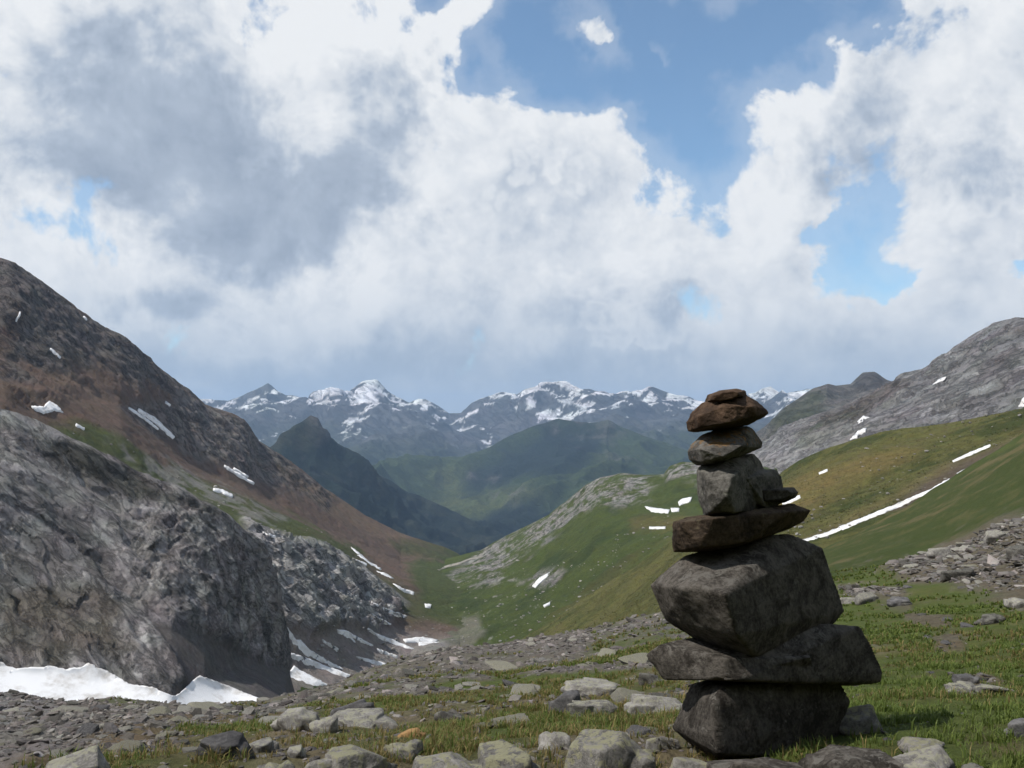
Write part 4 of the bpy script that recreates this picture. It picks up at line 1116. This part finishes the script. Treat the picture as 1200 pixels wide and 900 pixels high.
B = [
 (658,850,760,906,M_LIC,'broad grey lichened boulder with a dark pit beside the foot of the cairn',.9),
 (546,864,630,908,M_LIC,'rounded yellow-lichened boulder next to the broad pitted boulder',.9),
 (478,878,550,908,M_LIC,'low lichened rock between the round boulder and the ochre stone',.9),
 (630,857,668,882,M_PAL,'small pale rock wedged behind the round and the broad boulder',.8),
 (757,862,776,884,M_LIC,'small lichened rock leaning on the broad pitted boulder',.8),
 (644,806,690,842,M_SLT,'upright wedge rock with a dark face in the grass',.6),
 (668,820,726,842,M_PAL,'pale low rock touching the upright dark wedge',.6),
 (662,797,722,815,M_PAL,'long pale ledge of rock above the dark wedge',.7),
 (735,812,802,840,M_PAL,'long pale sloping rock beside the cairn',.6),
 (750,788,778,804,M_GRY,'grey rock half hidden behind the cairn slab',.7),
 (386,821,436,848,M_SLT,'dark slate wedge resting on a pale flat stone',.7),
 (384,838,455,853,M_PAL,'pale flat stone under the dark slate wedge',.8),
 (466,854,497,866,M_ORG,'bright ochre orange stone among grey ones',.7),
 (452,869,490,890,M_LIC,'pale green lichened rock just below the ochre stone',.9),
 (372,866,450,905,M_LIC,'big lichen-covered outcrop left of the lichened rock',.9),
 (508,834,540,850,M_GRY,'small grey stone pair lump in the dry grass',.8),
 (559,828,576,838,M_PAL,'lone small pale stone in the dry grass',.8),
 (36,882,114,908,M_PAL,'pale lichened boulder on the grey scree corner',.9),
 (226,862,290,890,M_SLT,'blue-grey cracked rock behind a green tuft',.8),
 (288,866,322,884,M_PAL,'pale rock touching the blue-grey cracked rock',.8),
 (316,832,370,858,M_PAL,'large pale rock with grass growing on it at the scree edge',.8),
 (362,840,396,860,M_PAL,'pale block beside the large grassy pale rock',.8),
 (336,873,356,890,M_PAL,'small round pale boulder in green grass',.9),
 (356,882,404,906,M_LIC,'lichened slab next to the small round pale boulder',.9),
 (290,884,340,906,M_LIC,'low pale rock at the foot of the small round boulder',.9),
 (985,828,1036,864,M_LIC,'yellow-green lichened rock just beside the cairn base',.8),
 (1060,868,1106,884,M_LIC,'flat lichened stone in the lush grass',.8),
 (1056,878,1128,904,M_PAL,'pale slab edge beside the flat lichened stone',.8),
 (1128,890,1166,908,M_GRY,'grey boulder beyond the pale slab edge',.8),
 (960,866,1080,912,M_SCH,'dark slab lying in the shadow of the cairn',.6),
 (1182,838,1216,866,M_SLT,'dark blue-grey stone alone in the lush grass',.8),
 (1112,800,1152,814,M_PAL,'flat pale stone in the meadow beside a dark one',.8),
 (1150,804,1194,815,M_PAL,'second flat pale stone in the meadow',.8),
 (1122,789,1147,801,M_SLT,'dark stone above the flat pale stones in the meadow',.7),
 (1043,700,1070,711,M_SLT,'dark slate slab in the meadow below the talus',.8),
 (1004,694,1032,707,M_PAL,'low pale outcrop in the meadow near the dark slate slab',.8),
 (984,699,1008,708,M_PAL,'small pale rock next to the cairn at meadow level',.8),
 (1148,722,1182,732,M_GRY,'flat grey slab in the grass below the talus',.9),
 (1182,699,1210,714,M_PAL,'pale block at the lower edge of the talus',.8),
 (786,876,846,912,M_LIC,'pale rounded boulder propping the foot of the cairn',.9),
 (770,862,798,880,M_PAL,'pale stone tucked against the bottom block of the cairn',.7),
 (836,884,980,925,M_SCH,'dark flat rock under the bottom block of the cairn',.55),
 (1090,640,1118,655,M_PAL,'pale angular rock on the upper rim of the talus',.8),
 (1156,618,1182,634,M_PAL,'pale heap of rock at the top of the talus',.8),
 (1184,636,1210,656,M_GRY,'big grey block high in the talus',.8),
 (1108,664,1140,680,M_GRY,'grey block in the middle of the talus',.8),
]
for (u0, v0, u1, v1, mt, lb, dpt) in B:
    if v1 >= 899: v1 = v1 + 26
    boulder(u0, v0, u1, v1, mt, lb, depth=dpt, level=5 if (u1 - u0) > 55 else 4, rot=rng.uniform(-.3, .3), tilt=rng.uniform(-.16, .16))

# smaller stones one can still tell apart
LIB = [rock_mesh(3, 900 + k, (1, 1, 1), 7, 60, .05) for k in range(10)]
def lib_mesh(k, mat):
    key = 'loose_stone_%d_%s' % (k, mat.name)
    me = bpy.data.meshes.get(key)
    if me is None:
        P, F = LIB[k]
        o = mesh_obj('loose_stone', P, F, 3, mat, smooth=False); me = o.data; me.name = key
        COL.objects.unlink(o); bpy.data.objects.remove(o)
    return me
gs, gt, gn1, gn2 = ground_masks(ground.u, ground.v, ground.P, ground.r)
def quad_vals(a): return (a[:-1, :-1] + a[1:, :-1] + a[1:, 1:] + a[:-1, 1:]) / 4
QU, QV, QR, QS, QT, QN = (quad_vals(a) for a in (ground.u, ground.v, ground.r, gs, gt, gn1))
QTH = quad_vals(np.broadcast_to(ground.th[:, None], ground.r.shape))
e1 = ground.P[1:, :-1] - ground.P[:-1, :-1]; e2 = ground.P[:-1, 1:] - ground.P[:-1, :-1]
QA = np.linalg.norm(np.cross(e1, e2), axis=-1)
inview = (np.abs(QTH) < math.radians(35)) & (QR > 2.0)
def sample(weight, n, rs):
    w = np.where(inview, weight, 0).ravel(); w = w / w.sum()
    q = rs.choice(len(w), n, p=w)
    i, j = np.unravel_index(q, QU.shape)
    a, b = rs.rand(n, 1), rs.rand(n, 1)
    P = ground.P
    pos = P[i, j] * (1 - a) * (1 - b) + P[i + 1, j] * a * (1 - b) + P[i + 1, j + 1] * a * b + P[i, j + 1] * (1 - a) * b
    return pos, i, j
LOOK = {'pale_rock': 'pale', 'lichen_rock': 'lichen-spotted', 'grey_schist': 'grey', 'slate_rock': 'dark slate', 'scree_rock': 'brownish grey'}
def short_name(lb):
    ws = lb.split(' ')
    for k, w_ in enumerate(ws):
        if k > 1 and w_ in ('with', 'beside', 'next', 'between', 'wedged', 'leaning', 'in', 'touching', 'above', 'half', 'resting', 'under', 'among', 'just', 'left', 'on', 'behind', 'at', 'beyond', 'alone', 'below', 'near', 'high', 'lying', 'tucked', 'propping'): return ' '.join(ws[:k])
    return ' '.join(ws[:5])
def stones(n, weight, size, mats, label, group, seed, near=False):
    rs = np.random.RandomState(seed)
    pos, i, j = sample(weight, n, rs)
    for p in pos:
        rr = math.hypot(p[0], p[1])
        mt = mats[rs.randint(len(mats))]
        o = bpy.data.objects.new('loose_stone', lib_mesh(rs.randint(10), mt))
        COL.objects.link(o)
        w = size(rs, rr)
        o.scale = (w, w * rs.uniform(.6, 1.0), w * rs.uniform(.22, .5))
        o.location = (p[0], p[1], p[2] + o.scale[2] * .22)
        o.rotation_euler = (rs.uniform(-.2, .2), rs.uniform(-.2, .2), rs.uniform(0, 6.28))
        lk = LOOK[mt.name]
        bulk = 'larger' if w / rr > .0075 else 'small'
        if near:
            b_ = min(placed, key=lambda t_: (t_[0] - p[0]) ** 2 + (t_[1] - p[1]) ** 2)
            lb = bulk + ' ' + lk + ' loose stone near the ' + short_name(b_[2])
        else:
            lb = bulk + ' ' + lk + ' ' + label
        tag(o, lb, 'stone', group)
front = QV < 915
vis = (QR < 52) & (QU > -30) & (QU < 1230)
PIXA = QA / QR ** 2
stones(125, (QR < 15) * front * vis * (QU < 830) * PIXA * (.25 + QS), lambda rs, r: r * min(.022, .004 + rs.gamma(1.6, .0038)), [M_PAL, M_LIC, M_GRY, M_PAL, M_LIC, M_SLT], 'small loose stone in the dry grass and gravel around the big boulders', 'loose stones on the pass', 5, True)
stones(85, (QR > 12) * vis * (QU < 800) * PIXA * QS ** 2, lambda rs, r: r * rs.uniform(.004, .0085), [M_SCR, M_GRY, M_SLT, M_PAL], 'angular stone on the scree crest above the valley', 'stones on the scree crest', 6)
stones(70, (QR > 30) * vis * (QU > 1000) * QT ** 2 * PIXA, lambda rs, r: r * rs.uniform(.004, .009), [M_GRY, M_PAL, M_LIC, M_SCR], 'angular rock heaped in the talus on the meadow', 'rocks of the talus', 7)
stones(25, (QR < 30) * front * vis * (QU > 1000) * PIXA * (.1 + QS), lambda rs, r: r * rs.uniform(.003, .008), [M_PAL, M_GRY, M_SLT], 'small stone half sunk in the green meadow', 'loose stones on the pass', 8, True)

# the rest of the rubble: too many to count
def rubble(n, weight, size, mat, seed, name='scree'):
    rs = np.random.RandomState(seed)
    pos, i, j = sample(weight, n, rs)
    V0, F0 = ico(1)
    lows = []
    for k in range(24):
        P, _ = rock_mesh(1, 1500 + k, (1, 1, 1), 5, 60, .03); lows.append(P)
    lows = np.array(lows)
    k = rs.randint(0, 24, n)
    rr = np.hypot(pos[:, 0], pos[:, 1])
    w = size(rs, rr, n)
    S = np.stack([w * rs.uniform(.9, 1.4, n), w * rs.uniform(.45, 1, n), w * rs.uniform(.18, .6, n)], 1)
    P = lows[k] * S[:, None, :]
    a = rs.uniform(0, 6.28, n); t = rs.uniform(-.5, .5, n)
    x = P[..., 0] * np.cos(t)[:, None] - P[..., 2] * np.sin(t)[:, None]; z = P[..., 0] * np.sin(t)[:, None] + P[..., 2] * np.cos(t)[:, None]
    y = P[..., 1]
    X = x * np.cos(a)[:, None] - y * np.sin(a)[:, None]; Y = x * np.sin(a)[:, None] + y * np.cos(a)[:, None]
    P = np.stack([X, Y, z], -1) + pos[:, None, :] + np.stack([0 * w, 0 * w, S[:, 2] * .25], 1)[:, None, :]
    nv = V0.shape[0]
    F = (F0[None] + (np.arange(n) * nv)[:, None, None]).reshape(-1, 3)
    shade = rs.uniform(.6, 1.45, n)[:, None] * np.array([.130, .118, .108])[None] * (1 + rs.uniform(-.03, .03, (n, 3)))
    dark = rs.rand(n) < .2
    shade[dark] *= .6
    pale = rs.rand(n) < .15
    shade[pale] *= 1.6
    C = np.concatenate([np.repeat(shade, nv, 0), np.full((n * nv, 1), .6)], 1)
    return tag(mesh_obj(name, P.reshape(-1, 3), F, 3, mat, smooth=False, col=C), kind='stuff')
M_RUB = terrain_mat('rubble', 0.12, 0.5, 0.45, cracks=.2)
rubble(7500, vis * (QR > 6) * PIXA * QS ** 2 * (QU < 850), lambda rs, r, n: r * rs.gamma(2.2, .00085, n) + .012, M_RUB, 31)
rubble(2000, vis * (QR > 20) * PIXA * QT ** 2 * (QU > 950), lambda rs, r, n: r * rs.gamma(2.4, .0010, n) + .01, M_RUB, 32, 'talus_rubble')
rubble(3200, vis * (QR < 9) * front * PIXA * (QS ** 2 + .02), lambda rs, r, n: r * rs.gamma(2.0, .0011, n) + .004, M_RUB, 33, 'gravel')

# scattered rocks on the green slopes, far too many and small to count
def slope_rocks(s, n, region, size, seed, name):
    rs = np.random.RandomState(seed)
    w = np.clip(region(s.u, s.v), 0, 1) * (s.v > 300); w = (w * (np.abs(fbm(s.P / 40.0, 3, seed=seed)) * 2 + .1)).ravel(); w /= w.sum()
    q = rs.choice(len(w), n, p=w)
    pos = s.P.reshape(-1, 3)[q] + rs.normal(size=(n, 3)) * np.array([2.5, 2.5, 0])
    lows = np.array([rock_mesh(1, 1600 + k, (1, 1, 1), 5, 60, .03)[0] for k in range(12)])
    V0, F0 = ico(1)
    wd = size * rs.gamma(2.0, .5, n)
    P = lows[rs.randint(0, 12, n)] * np.stack([wd, wd * rs.uniform(.6, 1, n), wd * rs.uniform(.4, .8, n)], 1)[:, None, :] + pos[:, None, :]
    F = (F0[None] + (np.arange(n) * 12)[:, None, None]).reshape(-1, 3)
    sh = rs.uniform(.7, 1.3, n)[:, None] * np.array([.24, .225, .205])[None]
    C = np.concatenate([np.repeat(sh, 12, 0), np.full((n * 12, 1), .5)], 1)
    tag(mesh_obj(name, P.reshape(-1, 3), F, 3, M_RUB2, smooth=False, col=C), kind='stuff')
M_RUB2 = terrain_mat('slope_rubble', 1.2, 0.5, 0.4, cracks=.2)
slope_rocks(knoll, 700, lambda u, v: pm(u, v, [(470,690),(560,670),(700,640),(790,600),(800,640),(700,710),(600,750),(540,765),(480,740)], 12, 0 * u), .75, 71, 'valley_rocks')
slope_rocks(brown, 600, lambda u, v: pm(u, v, [(330,740),(430,720),(520,735),(545,760),(430,785),(350,790)], 8, 0 * u) + .6 * pm(u, v, [(60,500),(130,508),(210,552),(310,596),(420,645),(410,668),(330,652),(190,590)], 8, 0 * u), .6, 72, 'scree_rocks')
slope_rocks(hill, 260, lambda u, v: pm(u, v, [(900,600),(1000,530),(1200,490),(1200,530),(1050,590),(950,640)], 12, 0 * u), .28, 73, 'hillside_rocks')

# ------------------------------------------------------------------ grass
def grass(n, weight, length, width, seed, name, straw=.35, green=((.062, .096, .017), (.130, .162, .036))):
    rs = np.random.RandomState(seed)
    nt = max(1, n // 9)
    pos, i, j = sample(weight, nt, rs)
    rr = np.hypot(pos[:, 0], pos[:, 1])
    k = np.repeat(np.arange(nt), 9)
    n = len(k)
    L = length(rs, rr)[k] * rs.uniform(.55, 1.15, n)
    wd = width(rr)[k] * rs.uniform(.7, 1.3, n)
    a = rs.uniform(0, 2 * np.pi, n)
    lean = rs.uniform(.1, .75, n)
    rad = np.sqrt(rs.rand(n)) * length(rs, rr)[k] * .45
    a2 = rs.uniform(0, 2 * np.pi, n)
    root = pos[k] + np.stack([np.cos(a2) * rad, np.sin(a2) * rad, np.full(n, -.012)], 1)
    dirh = np.stack([np.cos(a), np.sin(a), 0 * a], 1)
    side = np.stack([-np.sin(a), np.cos(a), 0 * a], 1) * wd[:, None] * .5
    # turn part of the blades so their flat side shows
    mid = root + dirh * (L * lean * .35)[:, None] + np.array([0, 0, 1]) * (L * .6)[:, None]
    tip = root + dirh * (L * lean)[:, None] + np.array([0, 0, 1]) * (L * (1 - .35 * lean))[:, None]
    V = np.stack([root - side, root + side, mid - side * .8, mid + side * .8, tip], 1).reshape(-1, 3)
    b = np.arange(n) * 5
    F = np.stack([b, b + 1, b + 3, b, b + 3, b + 2, b + 2, b + 3, b + 4], 1).reshape(-1, 3)
    g0_, g1_ = np.array(green[0]), np.array(green[1])
    t = rs.rand(n, 1)
    c = g0_ * (1 - t) + g1_ * t
    dry = np.clip(straw + .9 * gn1[i, j][k] , 0, .9)
    ds = (rs.rand(n) < dry)[:, None]
    st = np.array([.20, .155, .060]) * rs.uniform(.6, 1.2, (n, 1))
    c = np.where(ds, st, c)
    C = np.concatenate([np.repeat(c, 5, 0), np.zeros((n * 5, 1))], 1)
    return tag(mesh_obj(name, V, F, 3, M_GRASS, col=C, smooth=False), kind='stuff')
def tussocks(s, n, region, size, seed, name, greens):
    """grass clumps that give the far slopes their rough nap"""
    rs = np.random.RandomState(seed)
    area = np.linalg.norm(np.cross(np.gradient(s.P, axis=0), np.gradient(s.P, axis=1)), axis=-1) / s.r ** 2
    w = (np.clip(region(s.u, s.v), 0, 1) * area * (.25 + sstep(-.1, .3, fbm(s.P / (size * 14), 3, seed=seed)))).ravel(); w /= w.sum()
    q = rs.choice(len(w), n, p=w)
    pos = s.P.reshape(-1, 3)[q] + rs.normal(size=(n, 3)) * np.array([size, size, 0]) * .8
    L = size * rs.uniform(.5, 1.3, n)
    VV, FF, CC = [], [], []
    for k in range(3):
        a = rs.uniform(0, 6.28, n); d = np.stack([np.cos(a), np.sin(a), 0 * a], 1) * L[:, None] * .9
        top = pos + np.stack([rs.normal(size=n) * L * .25, rs.normal(size=n) * L * .25, L * rs.uniform(.25, .55, n)], 1)
        b0 = pos - np.array([0, 0, .12]) * L[:, None]
        V = np.stack([b0 - d, b0 + d, top + d * .35, top - d * .35], 1).reshape(-1, 3)
        i = np.arange(n) * 4 + k * n * 4
        FF.append(np.stack([i, i + 1, i + 2, i, i + 2, i + 3], 1).reshape(-1, 3)); VV.append(V)
    g0_, g1_, g2_ = (np.array(x) for x in greens)
    t = rs.rand(n, 1); c = g0_ * (1 - t) + g1_ * t
    c = np.where(rs.rand(n, 1) < .3, g2_ * rs.uniform(.7, 1.2, (n, 1)), c)
    C = np.tile(np.concatenate([np.repeat(c, 4, 0), np.zeros((n * 4, 1))], 1), (3, 1))
    tag(mesh_obj(name, np.concatenate(VV), np.concatenate(FF), 3, M_GRASS, col=C, smooth=False), kind='stuff')
M_GRASS, g_, b_ = new_mat('grass_blades')
ga = g_.n('ShaderNodeAttribute', attribute_name='Col')
g_.put(b_.inputs['Base Color'], ga.outputs['Color']); b_.inputs['Roughness'].default_value = .65; b_.inputs['Specular IOR Level'].default_value = .25
tr = g_.n('ShaderNodeBsdfTranslucent'); g_.put(tr.inputs[0], g_.v('SCALE', ga.outputs['Color'], scale=1.3))
mx = g_.n('ShaderNodeMixShader'); mx.inputs[0].default_value = .3
out = [x for x in M_GRASS.node_tree.nodes if x.type == 'OUTPUT_MATERIAL'][0]
M_GRASS.node_tree.links.new(b_.outputs[0], mx.inputs[1]); M_GRASS.node_tree.links.new(tr.outputs[0], mx.inputs[2]); M_GRASS.node_tree.links.new(mx.outputs[0], out.inputs[0])
QC = quad_vals(fbm(ground.P / .34, 3, .6, seed=231)); QC2 = quad_vals(fbm(ground.P / 2.6, 3, .6, seed=233))
GW = (1 - QS) ** 2.2 * vis * PIXA * (.05 + sstep(-.12, .30, np.where(QR < 9, QC, QC2)))
grass(62000, GW * (QR < 9) * (QU < 850) * front, lambda rs, r: .018 + .050 * rs.rand(len(r)) ** 2 + .0018 * r, lambda r: .0018 + .0006 * r, 61, 'dry_grass', straw=.56)
grass(62000, GW * (QR < 9) * (QU >= 850) * front, lambda rs, r: .018 + .042 * rs.rand(len(r)) ** 2 + .0018 * r, lambda r: .0018 + .0006 * r, 62, 'meadow_grass', straw=.16)
grass(26000, GW * (QR >= 9) * (QU < 850), lambda rs, r: .045 + .0035 * r * rs.rand(len(r)), lambda r: .0011 * r, 63, 'slope_grass', straw=.52)
grass(26000, GW * (QR >= 9) * (QU >= 850), lambda rs, r: .045 + .0030 * r * rs.rand(len(r)), lambda r: .0011 * r, 64, 'upper_meadow_grass', straw=.12)

GR = ((.045, .054, .017), (.085, .086, .028), (.140, .112, .050))
tussocks(hill, 13000, lambda u, v: pm(u, v, [(600,760),(787,630),(916,551),(1034,506),(1230,475),(1230,520),(1060,592),(940,640),(850,690),(700,760)], 6, 0 * u) * (1 - .85 * pm(u, v, [(1010,612),(1060,580),(1115,546),(1260,488),(1260,525),(1120,563),(1060,594)], 3, 0 * u)), .26, 81, 'hill_tussocks', GR)

# ------------------------------------------------------------------ haze filling the air
hz = bpy.data.materials.new('haze_air'); hz.use_nodes = True
ht = hz.node_tree; ht.nodes.clear()
pv = ht.nodes.new('ShaderNodeVolumePrincipled')
pv.inputs['Color'].default_value = (.46, .68, 1.0, 1)
pv.inputs['Density'].default_value = 4.5e-5
pv.inputs['Anisotropy'].default_value = 0.1
ho = ht.nodes.new('ShaderNodeOutputMaterial'); ht.links.new(pv.outputs[0], ho.inputs['Volume'])
zl = -1000.0; zh = 780.0; X = 21500.0
hv = [(x, y, z) for x in (-X, X) for y in (-X, X) for z in (zl, zh)]
hf = [(0, 1, 3, 2), (4, 6, 7, 5), (0, 4, 5, 1), (2, 3, 7, 6), (0, 2, 6, 4), (1, 5, 7, 3)]
tag(mesh_obj('haze', hv, np.array(hf), 4, hz, smooth=False), kind='stuff')
